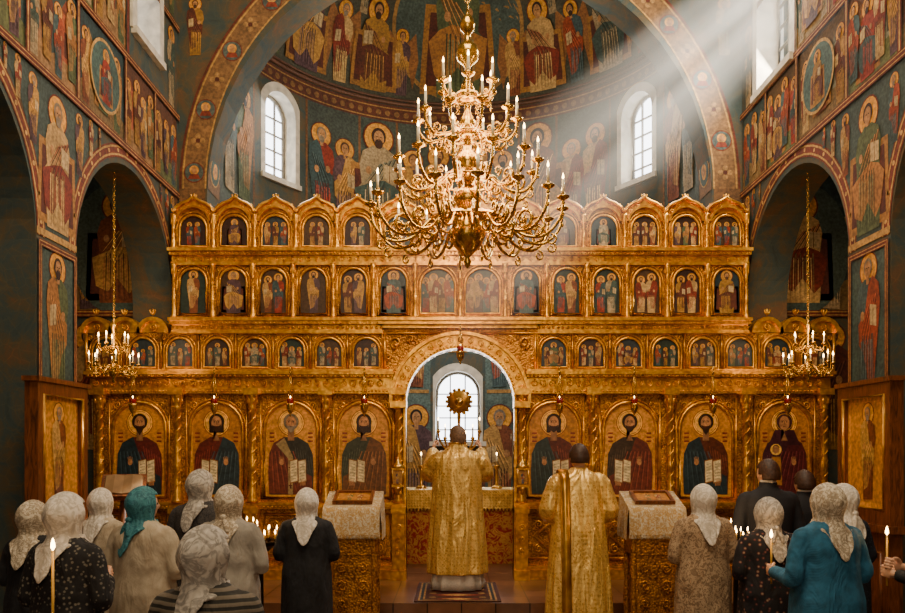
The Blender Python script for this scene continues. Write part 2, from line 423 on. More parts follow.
def bust(A, cx, by, w, h, rng, kind, var):
    sk = hx('b88458')
    pal = [(hx('5e2420'), hx('22343e')), (hx('6a2a20'), hx('2c3c44')), (hx('34342e'), hx('6a3226')), (hx('3a4030'), hx('6c4420')), (hx('642c1e'), hx('2a3838')), (hx('3a2c20'), hx('6a3024')), (hx('5a2c1c'), hx('26363e')), (hx('1e2c34'), hx('50402a'))]
    robe, cloak = pal[var % 8]
    if kind == 'mary': robe = hx('44202a'); cloak = hx('5a2428')
    hr = w*.14; hy = by+h*.80
    f = -1 if var % 2 else 1
    P = lambda x, y: (cx+f*x*w, by+y*h)
    A.disc(cx, hy, w*.285, hx('8a4c14'), 2, n=28); A.disc(cx, hy, w*.268, hx('ffc258'), 2.4, n=28)
    A.arc(cx, hy, w*.235, w*.245, 0, 2*pi, hx('9a5c1c'), 2.8)
    A.poly([P(-.46, 0), P(.46, 0), P(.48, .25), P(.46, .45), P(.36, .57), P(.14, .64), P(-.14, .64), P(-.36, .57), P(-.46, .45), P(-.48, .25)], robe, 4)
    A.poly([P(-.465, .01), P(-.485, .25), P(-.465, .455), P(-.37, .575), P(-.14, .645), P(-.02, .47), P(.1, .3), P(.44, .2), P(.46, .0)], cloak, 5)
    for i in range(7):
        A.line(P(-.41+i*.075, .48), P(-.36+i*.12, .03), w*.018, tuple(min(1, c*2.2+.01) for c in cloak), 5.6)
        A.line(P(-.38+i*.075, .48), P(-.33+i*.12, .03), w*.012, dk(cloak, .4), 5.6)
        A.line(P(.08+i*.055, .54-i*.02), P(.16+i*.05, .24), w*.014, tuple(min(1, c*2.2+.01) for c in robe), 4.6)
    if kind == 'mary':
        A.disc(cx, hy+hr*.1, hr*1.35, robe, 6, hr*1.6)
        A.poly([P(-.2, .72), P(.2, .72), P(.34, .55), P(-.34, .55)], robe, 6.2)
        A.arc(cx, hy+hr*.1, hr*1.2, hr*1.3, 0, 2*pi, hx('c8963a'), 6.4)
    else:
        A.disc(cx, hy+hr*.15, hr*1.18, hx('2e1a0e') if kind != 'bishop' else hx('7a6e5e'), 6, hr*1.25)
        if kind == 'christ':
            A.poly([(cx-hr*1.1, hy), (cx+hr*1.1, hy), (cx+hr*1.1, hy-hr*1.5), (cx-hr*1.1, hy-hr*1.5)], hx('2e1a0e'), 6.1)
    A.poly([P(-.07, .6), P(.07, .6), (cx+hr*.45, hy-hr*.4), (cx-hr*.45, hy-hr*.4)], dk(sk, .7), 6.8)
    A.disc(cx, hy-hr*.05, hr*.78, sk, 7, hr*1.08); A.disc(cx+hr*.18, hy+hr*.1, hr*.45, dk(sk, 1.25), 7.3, hr*.7)
    if kind != 'mary':
        bc = hx('3a2212') if kind != 'bishop' else hx('94887a')
        bl = 1.5 if var % 3 else 1.9
        A.poly([(cx-hr*.72, hy-hr*.3), (cx-hr*.35, hy-hr*.5), (cx+hr*.35, hy-hr*.5), (cx+hr*.72, hy-hr*.3), (cx+hr*.5, hy-hr*1.15), (cx, hy-hr*bl), (cx-hr*.5, hy-hr*1.15)], bc, 7.6)
    if kind == 'bishop':
        A.poly([P(-.32, .56), P(-.14, .63), P(.04, .42), P(.04, .0), P(-.06, .0), P(-.06, .40)], hx('a08c60'), 6.4)
        for q in (.1, .3): A.line(P(-.05, q), P(.03, q), w*.03, hx('5a1a14'), 6.8); A.line(P(-.01, q-.035), P(-.01, q+.035), w*.03, hx('5a1a14'), 6.8)
    for k in (-1, 1):
        A.disc(cx+k*hr*.33, hy+hr*.12, hr*.15, hx('120805'), 8, hr*.09, 10)
        A.line((cx+k*hr*.1, hy+hr*.32), (cx+k*hr*.58, hy+hr*.28), hr*.09, hx('2a160c'), 8)
    A.line((cx, hy+hr*.25), (cx+hr*.05, hy-hr*.32), hr*.16, dk(sk, .6), 8)
    A.line((cx-hr*.22, hy-hr*.6), (cx+hr*.22, hy-hr*.6), hr*.13, hx('6a2418'), 8.2)
    hxp, hyp = P(-.20, .36)
    A.disc(hxp, hyp, w*.05, sk, 8, w*.065)
    for i in range(4): A.line((hxp-w*.03+i*w*.02, hyp), (hxp-w*.05+i*w*.03, hyp+w*.13-abs(i-1.5)*w*.015), w*.02, sk, 8.3)
    if kind == 'mary' and var != 0:
        A.poly([P(.05, .1), P(.3, .12), (P(.27, .42)), P(.08, .42)], hx('b07a34'), 8.5); q = P(.18, .5)
        A.disc(q[0], q[1], hr*.85, hx('ffc860'), 8.6); A.disc(q[0], q[1], hr*.5, sk, 9, hr*.6); A.disc(q[0], q[1]+hr*.25, hr*.48, hx('3a2212'), 8.8, hr*.5)
    else:
        # open book: two pages with text lines
        for a, b in ((-.02, .15), (.155, .33)):
            A.poly([P(a, .12), P(b, .14), P(b-.01, .40), P(a-.01, .38)], hx('8a5a24'), 8.5)
            A.poly([P(a+.012, .135), P(b-.012, .152), P(b-.022, .388), P(a+.002, .368)], hx('e4d6ae'), 8.8)
            for i in range(6): A.line(P(a+.03, .17+i*.033), P(b-.035, .18+i*.033), w*.011, hx('3a2418'), 9.2)
        for i in range(4): A.line(P(.2+i*.03, .10), P(.23+i*.025, .17), w*.024, sk, 9.4)

# ------------------------------------------------------------------ shell
def boxobj(name, b, mat, parent=None):
    mb = MB(); mb.box(*b); return mb.obj(name, [mat], parent)
def arch_outline(w, h, n=14, z0=0.0, cx=0.0):
    r = w/2; zs = z0+h-r
    return [(cx-r, z0), (cx+r, z0)]+[(cx+r*math.cos(pi*i/n), zs+r*math.sin(pi*i/n)) for i in range(n+1)]
def cut(o, cutters):
    for c in cutters:
        m = o.modifiers.new('b', 'BOOLEAN'); m.operation = 'DIFFERENCE'; m.solver = 'EXACT'; m.object = c
    dg = bpy.context.evaluated_depsgraph_get()
    me = bpy.data.meshes.new_from_object(o.evaluated_get(dg))
    o.modifiers.clear(); o.data = me
    for c in cutters: bpy.data.objects.remove(c)
def archcut(w, h, z0, loc, rz, d=1.6):
    mb = MB(); mb.prism(arch_outline(w, h, 24, z0), -d/2, d/2)
    return mb.obj('cut', [WALL], None, loc, rz)

XW = 3.65; TH = .5; EY = 10.2
SP = 3.75
AY = 10.7; RR = 3.27; ZD = 7.95
boxobj('floor', (-6.49, 6.49, -4.99, 10.19, -.2, 0), FLOOR)
mb = MB(); mb.box(-3.64, 3.64, 8.2, 10.19, .001, .3)
for k in (-1, 1):
    mb.box(*sorted((k*4.16, k*6.49)), 8.2, 10.19, .001, .3); mb.box(*sorted((k*3.64, k*4.16)), 8.2, 9.99, .001, .3)
mb.obj('solea_platform', [FLOOR])
mb = MB(); pl = [(-3.2, 10.2), (3.2, 10.2), (3.2, AY)]+[(3.2*math.cos(pi*i/24), AY+3.2*math.sin(pi*i/24)) for i in range(1, 24)]+[(-3.2, AY)]
n = len(pl); mb.add([(x, y, .3) for x, y in pl]+[(x, y, 0) for x, y in pl], [tuple(range(n)), tuple(range(2*n-1, n-1, -1))]+[(i, i+n, (i+1) % n+n, (i+1) % n) for i in range(n)], sm=False)
mb.obj('floor_sanctuary', [FLOOR])
boxobj('solea_step', (-2.9, 2.9, 7.2, 8.199, .001, .15), FLOOR)
AR = [(8.7, 2.6), (5.38, 2.6), (2.06, 2.6), (-1.26, 2.6)]
walls = {}
for sx, nm in ((-1, 'left'), (1, 'right')):
    x0, x1 = sorted((sx*XW, sx*(XW+TH)))
    o = boxobj('wall_'+nm, (x0, x1, -5, EY, 0, 9.0), WALL)
    cs = [archcut(w, SP+w/2, -.05, (sx*(XW+TH/2), y, 0), pi/2) for y, w in AR]
    zb, hh, ww = (6.25, 1.5, .95) if sx > 0 else (6.6, 1.15, .7)
    cs.append(archcut(ww, hh, zb, (sx*(XW+TH/2), 9.15, 0), pi/2))
    cut(o, cs); walls[nm] = o
    x0, x1 = sorted((sx*6.5, sx*6.8))
    walls['a'+nm] = boxobj('wall_aisle_'+nm, (x0, x1, -5, EY, 0, 5.7), WALL)
    x0, x1 = sorted((sx*(XW+TH), sx*6.8))
    boxobj('ceiling_aisle_'+nm, (x0, x1, -5, EY, 5.7, 5.9), WALL)
we = boxobj('wall_east', (-6.8, 6.8, EY, EY+.5, 0, 13), WALL)
RA = 3.27; ZC = 5.28
cut(we, [archcut(RA*2, ZC+RA, -.1, (0, EY+.25, 0), 0)])
boxobj('wall_west', (-6.8, 6.8, -5.3, -5, 0, 13), WALL)
mb = MB(); n = 24
vs = []; fs = []
for y in (-5, EY):
    for r in (XW, XW+.5):
        for i in range(n+1):
            a = pi*i/n; vs.append((-r*math.cos(a), y, 9.0+r*math.sin(a)))
m = n+1
for i in range(n):
    fs.append((i, i+1, 2*m+i+1, 2*m+i)); fs.append((m+i, 3*m+i, 3*m+i+1, m+i+1))
mb.add(vs, fs); mb.obj('ceiling', [WALL])

mb = MB(); n = 48; vs = []; fs = []
for r in (RR, RR+.3):
    for z in (0, 2, 4, 6, ZD):
        for i in range(n+1):
            a = -pi/2+pi*i/n; vs.append((r*math.sin(a), AY+r*math.cos(a), z))
m = n+1
for k in range(4):
    for i in range(n):
        a = k*m+i; fs.append((a, a+1, a+m+1, a+m)); b = 5*m+a; fs.append((b, b+m, b+m+1, b+1))
for i in range(n):
    fs.append((i, 5*m+i, 5*m+i+1, i+1)); t = 4*m+i; fs.append((t, t+1, 5*m+t+1, 5*m+t))
for i in (0, n):
    f = [k*m+i for k in range(5)]+[5*m+k*m+i for k in range(4, -1, -1)]
    fs.append(tuple(f if i else f[::-1]))
mb.add(vs, fs, sm=False)
ap = mb.obj('wall_apse', [WALL])
TW = math.radians(59)
def apos(t, r=RR): return (r*math.sin(t), AY+r*math.cos(t), 0)
cs = [archcut(.68, 1.36, 6.14, apos(t, RR+.15), -t, 1.2) for t in (-TW, TW)]
cs.append(archcut(.8, 1.25, 2.05, apos(0, RR+.15), 0, 1.2))
cut(ap, cs)
mb = MB(); vs = []; fs = []; q = 16
for r in (RR, RR+.3):
    for j in range(q+1):
        p = pi/2*j/q
        for i in range(n+1):
            a = -pi/2+pi*i/n; vs.append((r*math.sin(a)*math.cos(p), AY+r*math.cos(a)*math.cos(p), ZD+r*math.sin(p)))
B = (q+1)*m
for j in range(q):
    for i in range(n):
        a = j*m+i; fs.append((a, a+1, a+m+1, a+m)); fs.append((B+a, B+a+m, B+a+m+1, B+a+1))
mb.add(vs, fs); conch = mb.obj('ceiling_apse', [WALL])
mb = MB()
for z, r in ((ZD-.03, .035), (ZD+.04, .022)):
    mb.tube([(apos(-pi/2+pi*i/40, RR-.03)[0], apos(-pi/2+pi*i/40, RR-.03)[1], z) for i in range(41)], r, 8, col=hx('5c3a26'))
mb.obj('trim_1', [PLAIN])

wi = [0]
WFR = m_simple('window_frame', hx('8a8478'), .5)
def window(w, h, z0, loc, rz, depth, bars=(3, 4)):
    wi[0] += 1
    e = empty('window_%d' % wi[0], loc, rz)
    mb = MB(); n = 20
    out = arch_outline(w+.26, h+.15, n, z0-.02); inn = arch_outline(w-.01, h-.005, n, z0)
    k = len(out)
    vs = [(x, -.03, z) for x, z in out]+[(x, -.03, z) for x, z in inn]+[(x, .02, z) for x, z in out]+[(x, depth, z) for x, z in inn]
    fs = []
    for i in range(k):
        j = (i+1) % k
        fs += [(i, j, k+j, k+i), (i, 2*k+i, 2*k+j, j), (k+i, k+j, 3*k+j, 3*k+i)]
    mb.add(vs, fs, sm=False)
    mb.box(-w/2-.1, w/2+.1, -.07, .03, z0-.08, z0)
    mb.obj('reveal', [PLASTER], e)
    mb = MB(); y = depth-.06
    path = [(x, y, z) for x, z in arch_outline(w-.05, h-.04, n, z0+.02)]
    mb.tube(path, .03, 6, closed=True)
    r = w/2
    for i in range(1, bars[0]):
        x = -r+w*i/bars[0]; zt = z0+h-r+math.sqrt(max(0, r*r-x*x))
        mb.box(x-.012, x+.012, y-.015, y+.015, z0, zt-.02)
    for j in range(1, bars[1]+1):
        z = z0+(h-r)*j/bars[1]; mb.box(-r+.01, r-.01, y-.014, y+.014, z-.011, z+.011)
    mb.obj('frame_bars', [WFR], e)
    return e
for t in (-TW, TW): window(.68, 1.36, 6.14, apos(t), -t, .28)
window(.8, 1.25, 2.05, apos(0), 0, .28)
window(.7, 1.15, 6.6, (-XW, 9.15, 0), pi/2, .45)
window(.95, 1.5, 6.25, (XW, 9.15, 0), -pi/2, .3)

# ------------------------------------------------------------------ frescoes
def nave_side(sx, nm):
    rng = random.Random(5+sx)
    A = Art(lambda u, v, d: (sx*(XW-d), u, v))
    for cy, w in AR[:2]:
        r = w/2
        A.arc(cy, SP, r+.01, r+.15, 0, pi, hx('7a3620'), 1)
        A.arc(cy, SP, r+.03, r+.05, 0, pi, hx('c8a25e'), 1.5); A.arc(cy, SP, r+.11, r+.13, 0, pi, hx('c8a25e'), 1.5)
        for i in range(18):
            a = pi*(i+.5)/18; A.disc(cy+(r+.08)*math.cos(a), SP+(r+.08)*math.sin(a), .022, hx('d8b06a'), 2, n=8)
    for y0, y1 in ((6.68, 7.40), (3.36, 4.08)):
        c = (y0+y1)/2
        A.rect(y0+.02, y1-.02, 2.3, 3.72, hx('425a5c'), 0); border(A, y0+.01, y1-.01, 2.3, 3.72, .06, 9)
        fig(A, c, 2.36, 1.32, rng, L=2)
        A.rect(y0+.02, y1-.02, .1, 2.25, hx('5a3622'), 0); border(A, y0+.01, y1-.01, .1, 2.25, .06, 6)
        A.poly([(y0+.14, 3.8), (y1-.14, 3.8), (y1-.03, 4.3), (y1+.24, 4.8), (y1+.58, 5.14), (y0-.58, 5.14), (y0-.24, 4.8), (y0+.03, 4.3)], hx('3e5254'), .2)
        A.rect(y0, y1, 3.76, 3.82, hx('c09a58'), 3)
        fig(A, c, 3.86, 1.22, rng, seated=True, L=3)
        for k in (-1, 1):
            fig(A, c+k*.42, 4.5, .6, rng, L=2); fig(A, c+k*.66, 4.78, .36, rng, L=3); fig(A, c+k*.85, 4.93, .21, rng, L=4)
    for q, b, hh in ((9.98, 4.5, .62), (9.78, 4.75, .4), (9.58, 4.92, .22)): fig(A, q, b, hh, rng, L=3)
    A.rect(10.03, EY-.01, .3, 5.16, hx('6e4c2c'), .2)
    def hband(v, w):
        A.rect(0, EY-.01, v, v+w, hx('6e2c18'), 15); A.rect(0, EY-.01, v+w*.2, v+w*.32, hx('c8a25e'), 15.5); A.rect(0, EY-.01, v+w*.7, v+w*.82, hx('c8a25e'), 15.5)
    hband(5.14, .08); hband(6.14, .08)
    us = [0, 1.6, 3.0, 4.4, 5.5, 6.5, 7.4, 8.5, 9.35, 10.15]
    for i in range(9):
        scene(A, us[i], us[i+1], 5.22, 6.14, rng, 4 if i % 2 else 3)
        A.rect(us[i]-.03, us[i]+.03, 5.22, 6.14, hx('6e2c18'), 16); A.rect(us[i]-.010, us[i]+.010, 5.22, 6.14, hx('c8a25e'), 16.5)
    A.disc(8.0, 5.7, .36, hx('c8a25e'), 14, n=28); A.disc(8.0, 5.7, .33, hx('466468'), 14.5, n=28)
    fig(A, 8.0, 5.42, .56, rng, seated=True, L=16)
    us = [1.0, 2.4, 3.8, 5.0, 6.0, 6.9, 7.75, 8.55]
    for i in range(7):
        scene(A, us[i], us[i+1], 6.22, 7.3, rng, 3); scene(A, us[i], us[i+1], 7.36, 8.3, rng, 3)
        A.rect(us[i]-.03, us[i]+.03, 6.22, 8.3, hx('6e2c18'), 16); A.rect(us[i]-.010, us[i]+.010, 6.22, 8.3, hx('c8a25e'), 16.5)
    hband(7.28, .08)
    A.rect(8.52, 8.58, 6.22, 8.3, hx('6e2c18'), 16)
    fig(A, 9.95, 6.25, 1.0, rng, L=2); fig(A, 9.95, 7.4, .9, rng, L=2)
    hband(8.3, .1)
    A.obj('fresco_'+nm, FRESCO, walls[nm])
    A = Art(lambda u, v, d: (sx*(6.5-d), u, v))
    for i in range(7):
        u0 = .2+i*1.42
        scene(A, u0, u0+1.36, 3.2, 5.2, rng, 2, dim=.9); scene(A, u0, u0+1.36, 1.0, 3.1, rng, 2, dim=.9)
        border(A, u0-.03, u0+1.39, 3.15, 5.25, .06, 16); border(A, u0-.03, u0+1.39, .95, 3.15, .06, 16)
    A.obj('fresco_aisle_'+nm, FRESCO, walls['a'+nm])
nave_side(-1, 'left'); nave_side(1, 'right')

rng = random.Random(21)
A = Art(lambda u, v, d: (u, EY-d, v))
A.arc(0, ZC, RA+.01, RA+.36, 0, pi, hx('8a6a44'), 0, 48)
A.arc(0, ZC, RA+.01, RA+.03, 0, pi, hx('c8a05a'), 1, 48); A.arc(0, ZC, RA+.33, RA+.36, 0, pi, hx('6e3420'), 1, 48); A.arc(0, ZC, RA+.30, RA+.32, 0, pi, hx('c8a05a'), 1, 48)
for i in range(26):
    a = pi*(i+.5)/26; u = (RA+.17)*math.cos(a); v = ZC+(RA+.17)*math.sin(a)
    if i % 2:
        A.disc(u, v, .135, hx('7a3a22'), 2); A.disc(u, v, .12, hx('54666a'), 2.5); A.disc(u, v+.03, .06, HALO, 3); A.disc(u, v+.025, .035, SK, 3.5, .045)
        A.poly([(u-.08, v-.085), (u+.08, v-.085), (u+.05, v-.02), (u-.05, v-.02)], hx('8a3a26'), 3.3)
    else:
        for q in range(4): A.disc(u+.06*math.cos(q*pi/2), v+.06*math.sin(q*pi/2), .035, hx('b08c58'), 1.5, n=10)
        A.disc(u, v, .03, hx('5c2a1a'), 2, n=10)
for k in (-1, 1):
    A.rect(*sorted((k*(RA+.02), k*(XW-.02))), .4, ZC, hx('7a5a38'), .1)
    for (a, b, hh) in ((3.42, 7.0, .75), (3.3, 7.85, .9), (2.95, 8.3, .7), (2.6, 8.6, .6)): fig(A, k*a, b, hh, rng, L=2)
    scene(A, *sorted((k*3.75, k*6.4)), 3.7, 5.6, rng, 1, hx('2c444c'))
    A.poly([(k*4.42+.62*math.cos(a*pi/12), 4.5+.85*math.sin(a*pi/12)) for a in range(24)], hx('4a6060'), 11)
    fig(A, k*4.42, 3.8, 1.45, rng, seated=True, L=12)
    for j in range(5): fig(A, k*(4.8+.38*j), 3.72, 1.2, rng, L=6+(j % 2)*5)
    for j in range(4): fig(A, k*(4.8+.48*j), 1.9, 1.65, rng, L=2+(j % 2)*5)
    border(A, *sorted((k*3.72, k*6.4)), 3.62, 5.65, .08, 22)
A.obj('fresco_east', FRESCO, we)
A = Art(lambda u, v, d: ((RA-d)*math.cos(u), v, ZC+(RA-d)*math.sin(u)), .012)
for i in range(40):
    a, b = pi*i/40, pi*(i+1)/40
    A.poly([(a, EY), (b, EY), (b, EY+.5), (a, EY+.5)], hx('80603c'), 0)
for i in range(17):
    a = pi*(i+.5)/17
    A.disc(a, EY+.25, .2/RA, hx('c8a25e'), 3, .2); A.disc(a, EY+.25, .18/RA, hx('46605e'), 4, .18)
    A.disc(a, EY+.25, .1/RA, HALO, 5, .1); A.disc(a, EY+.25, .06/RA, SK, 6, .06)
A.obj('fresco_arch', FRESCO, we)
def cylm(u, v, d): return ((RR-d)*math.sin(u/RR), AY+(RR-d)*math.cos(u/RR), v)
A = Art(cylm, .006, .005, True)
def au(deg): return RR*math.radians(deg)
A.rect(au(-89), au(-70), 5.0, 7.6, hx('465450'), 0); A.rect(au(70), au(89), 5.0, 7.6, hx('465450'), 0); A.rect(au(-49), au(49), 4.9, 7.6, hx('445250'), 0)
for d, sc, st in ((-83, 1.7, 0), (-75, 1.7, 0), (-44, 1.75, 0), (-36, 1.6, 0), (-25, 2.0, 1), (-14, 1.6, 0), (-6, 1.7, 0), (6, 1.7, 0), (14, 1.6, 0), (25, 2.0, 1), (36, 1.6, 0), (44, 1.75, 0), (75, 1.7, 0), (83, 1.7, 0)):
    fig(A, au(d), 5.55, sc, rng, seated=bool(st), L=2+(3 if st else 0))
for d in (-70, -49, -31, -19, 0, 19, 31, 49, 70):
    A.rect(au(d)-.02, au(d)+.02, 5.2, 7.6, hx('7a5634'), .5)
A.rect(au(-89), au(89), 7.6, 7.88, hx('5c3020'), 1); A.rect(au(-89), au(89), 7.63, 7.65, hx('a8844a'), 1.5); A.rect(au(-89), au(89), 7.82, 7.84, hx('a8844a'), 1.5)
for i in range(60): A.disc(au(-88+176*(i+.5)/60), 7.735, .05, hx('86643a'), 2, n=10)
for k in (-1, 1):
    A.rect(*sorted((au(k*8.5), au(k*55))), .35, 4.8, hx('5a7478'), -.5)
    A.rect(*sorted((au(k*9), au(k*55))), 2.9, 2.96, hx('a8844a'), 1)
    for d in (13, 21, 30): fig(A, au(k*d), .7, 2.0, rng, L=2); fig(A, au(k*d), 3.0, 1.4, rng, L=2)
A.rect(au(-8.5), au(8.5), 3.6, 4.8, hx('5a7478'), -.5); fig(A, 0, 3.62, 1.1, rng, seated=True, L=2)
A.rect(au(-8.5), au(8.5), .35, 1.9, hx('7a4a34'), -.5)
A.obj('fresco_apse', FRESCO, ap)
def cm(u, v, d):
    p = (v-ZD)/RR; t = u/RR; r = RR-d
    return (r*math.sin(t)*math.cos(p), AY+r*math.cos(t)*math.cos(p), ZD+r*math.sin(p))
A = Art(cm, .006, .005, True)
A.rect(au(-89), au(89), ZD+.08, ZD+2.4, hx('4a4e44'), 0)
A.disc(0, ZD+1.35, 1.25, hx('a8844a'), 1, n=40); A.disc(0, ZD+1.35, 1.18, hx('4a5e5e'), 1.4, n=40)
fig(A, 0, ZD+.15, 2.4, rng, seated=True, L=3)
for d, s, st in ((-27, 1.5, 1), (27, 1.5, 1), (-38, 1.3, 0), (38, 1.3, 0), (-50, 1.5, 1), (50, 1.5, 1), (-62, 1.4, 0), (62, 1.4, 0), (-74, 1.4, 0), (74, 1.4, 0), (-18, 1.1, 0), (18, 1.1, 0)):
    fig(A, au(d), ZD+.12, s, rng, seated=bool(st), wings=not st, L=3+(4 if st else 0))
for d in (-32, -44, -56, -68, 32, 44, 56, 68): fig(A, au(d), ZD+1.3, .8, rng, L=2)
A.obj('fresco_conch', FRESCO, conch)

# ------------------------------------------------------------------ iconostasis
F = 9.85; BK = 9.98
ICO = empty('iconostasis')
mb = MB()
def scroll(mb, x, z, y, s, ax=1, az=1, turns=1.5, seg=5, mat=0):
    n = 13; pts = []; rad = []
    for i in range(n):
        t = i/(n-1); a = -pi/2+t*turns*2*pi; r = s*(1-t*.82)
        pts.append((x+ax*(r*math.cos(a)), y-.25*s*t, z+az*(r*math.sin(a)))); rad.append(s*(.20-.08*t))
    mb.tube(pts, rad, seg, mat)
def beads(mb, x0, x1, z, y, r, step):
    n = max(1, int((x1-x0)/step))
    for i in range(n+1):
        mb.ell((x0+(x1-x0)*i/n, y, z), (r, r, r), 6, 4)
def leaf(mb, x, z, y, s, up=1):
    mb.ell((x, y, z), (s*.22, s*.2, s*.5), 6, 5)
    for k in (-1, 1):
        mb.tube([(x, y, z-up*s*.4), (x+k*s*.28, y-.1*s, z-up*s*.1), (x+k*s*.4, y-.15*s, z+up*s*.25), (x+k*s*.25, y-.1*s, z+up*s*.35)], [s*.12, s*.12, s*.08, s*.04], 5)
def cornice(mb, x0, x1, spec):
    for z0, z1, p in spec: mb.box(x0-p*.25, x1+p*.25, F-p, BK, z0, z1)
def column(mb, x, z0, z1, r, y=None):
    y = F-.09 if y is None else y; h = z1-z0
    k = r
    mb.lathe([(k*1.7, 0), (k*1.7, .03), (k*1.35, .05), (k*1.5, .08), (k*1.05, .12), (k*1.05, h*.3), (k*1.25, h*.32), (k*1.25, h*.35), (k, h*.37), (k*.9, h-.2), (k*1.2, h-.19),
              (k*1.0, h-.17), (k*1.3, h-.12), (k*1.8, h-.05), (k*1.9, h-.03), (k*1.9, h)], (x, y, z0), 12)
    for ph in (0, pi):
        mb.tube([(x+k*1.05*math.cos(ph+t*.9), y+k*1.05*math.sin(ph+t*.9), z0+.13+(h-.34)*t/26) for t in range(27)], k*.22, 5)
    for i in range(6):
        a = 2*pi*i/6; mb.ell((x+k*1.45*math.cos(a), y+k*1.45*math.sin(a), z0+h-.09), (k*.35, k*.35, .045), 6, 4)
def archframe(mb, xc, z0, z1, w, r1=.022, r2=.012):
    P = arch_outline(w, z1-z0, 12, z0, xc)
    mb.tube([(x, F-.02, z) for x, z in P], r1, 6, closed=True)
    Q = arch_outline(w+.07, z1-z0+.06, 12, z0-.02, xc)
    mb.tube([(x, F-.012, z) for x, z in Q], r2, 5, closed=True)
def archring(r0, r1, z, y0, y1, mb, cx=0, n=28, a0=0, a1=pi):
    for i in range(n):
        a = a0+(a1-a0)*i/n; b = a0+(a1-a0)*(i+1)/n
        mb.prism([(cx+r0*math.cos(a), z+r0*math.sin(a)), (cx+r1*math.cos(a), z+r1*math.sin(a)), (cx+r1*math.cos(b), z+r1*math.sin(b)), (cx+r0*math.cos(b), z+r0*math.sin(b))], y0, y1)
for k in (-1, 1):
    mb.box(*sorted((k*.95, k*4.58)), F, BK, .3, 3.37)
DW = .67; DS = 2.49
mb.prism([(-.95, .3), (-DW, .3), (-DW, DS)]+[(-DW*math.cos(pi*i/20), DS+DW*math.sin(pi*i/20)) for i in range(1, 20)]+[(DW, DS), (DW, .3), (.95, .3), (.95, 3.37), (-.95, 3.37)], F, BK)
mb.box(-3.6, 3.6, F, BK, 3.37, 4.86)
mb.obj('panel_body', [GOLD], ICO)

mb = MB()
TC = [-4.0, -3.04, -2.11, -1.2, 1.17, 2.12, 3.07, 4.05]
COL = [-4.46, -3.5, -2.57, -1.66, -.76, .76, 1.64, 2.6, 3.54, 4.5]
PW = .66
for k in (-1, 1):
    a, b = sorted((k*.72, k*4.58))
    cornice(mb, a, b, [(.3, .42, .12), (.42, .46, .09), (1.17, 1.22, .1), (1.22, 1.25, .13)])
    beads(mb, a, b, 1.195, F-.11, .014, .05)
for x in TC:
    mb.tube([(x-.33, F-.02, .55), (x+.33, F-.02, .55), (x+.33, F-.02, 1.1), (x-.33, F-.02, 1.1)], .022, 6, closed=True)
    mb.tube([(x-.27, F-.02, .6), (x+.27, F-.02, .6), (x+.27, F-.02, 1.05), (x-.27, F-.02, 1.05)], .01, 5, closed=True)
    mb.tube([(x-.24, F-.025, .825), (x, F-.025, .62), (x+.24, F-.025, .825), (x, F-.025, 1.03)], .018, 5, closed=True)
    mb.ell((x, F-.02, .825), (.07, .04, .07), 10, 6)
    for ax in (-1, 1):
        for az in (-1, 1):
            scroll(mb, x+ax*.19, .825+az*.15, F-.02, .055, ax, az); scroll(mb, x+ax*.08, .825+az*.08, F-.02, .035, ax, az)
for x in COL:
    w = .075
    mb.box(x-w, x+w, F-.17, F, .3, 1.22); mb.box(x-w-.015, x+w+.015, F-.19, F, 1.12, 1.2); mb.box(x-w-.02, x+w+.02, F-.19, F, .3, .42)
    scroll(mb, x, .95, F-.175, .045); scroll(mb, x, .65, F-.175, .045, -1, -1); scroll(mb, x, .8, F-.175, .04, -1, 1)
    column(mb, x, 1.25, 2.6, .042, F-.1)
    mb.box(x-.09, x+.09, F-.2, F, 2.58, 2.66)
for x in TC:
    archframe(mb, x, 1.31, 2.5, PW)
    for k in (-1, 1):
        scroll(mb, x+k*.27, 2.46, F-.02, .05, k, 1)
        scroll(mb, x+k*.16, 2.535, F-.02, .03, -k, 1)
        scroll(mb, x+k*.335, 2.36, F-.02, .03, k, -1)
        mb.tube([(x+k*.375, F-.02, 1.3), (x+k*.375, F-.02, 2.55)], .01, 5)
    leaf(mb, x, 2.55, F-.03, .08)
SPC1 = [(2.6, 2.66, .1), (2.66, 2.80, .07), (2.80, 2.83, .14), (2.83, 2.87, .18), (2.87, 2.9, .14)]
for a, b in ((-4.58, -.86), (.86, 4.58)):
    cornice(mb, a, b, SPC1); beads(mb, a, b, 2.815, F-.16, .015, .05); beads(mb, a, b, 2.63, F-.11, .013, .045)
    n = int((b-a)/.11)
    for i in range(n): scroll(mb, a+.055+i*.11, 2.73, F-.08, .045, 1, 1 if i % 2 else -1)
T2 = [1.17+.465*i for i in range(8) if 1.17+.465*i < 4.5]
T2X = [-x for x in T2]+T2
for x in T2X:
    archframe(mb, x, 2.93, 3.30, .33, .015, .009)
    for k in (-1, 1): scroll(mb, x+k*.185, 3.30, F-.02, .032, k, 1)
    mb.tube([(x+.2325, F-.03, 2.91), (x+.2325, F-.03, 3.35)], .018, 6); mb.tube([(x-.2325, F-.03, 2.91), (x-.2325, F-.03, 3.35)], .018, 6)
SPC2 = [(3.35, 3.39, .06), (3.39, 3.46, .04), (3.46, 3.50, .1), (3.50, 3.54, .13)]
for a, b in ((-3.58, -.98), (.98, 3.58)):
    cornice(mb, a, b, SPC2); beads(mb, a, b, 3.475, F-.11, .012, .045); beads(mb, a, b, 3.425, F-.05, .018, .06)
cornice(mb, -.98, .98, [(3.42, 3.46, .04), (3.46, 3.50, .12), (3.50, 3.54, .16)])
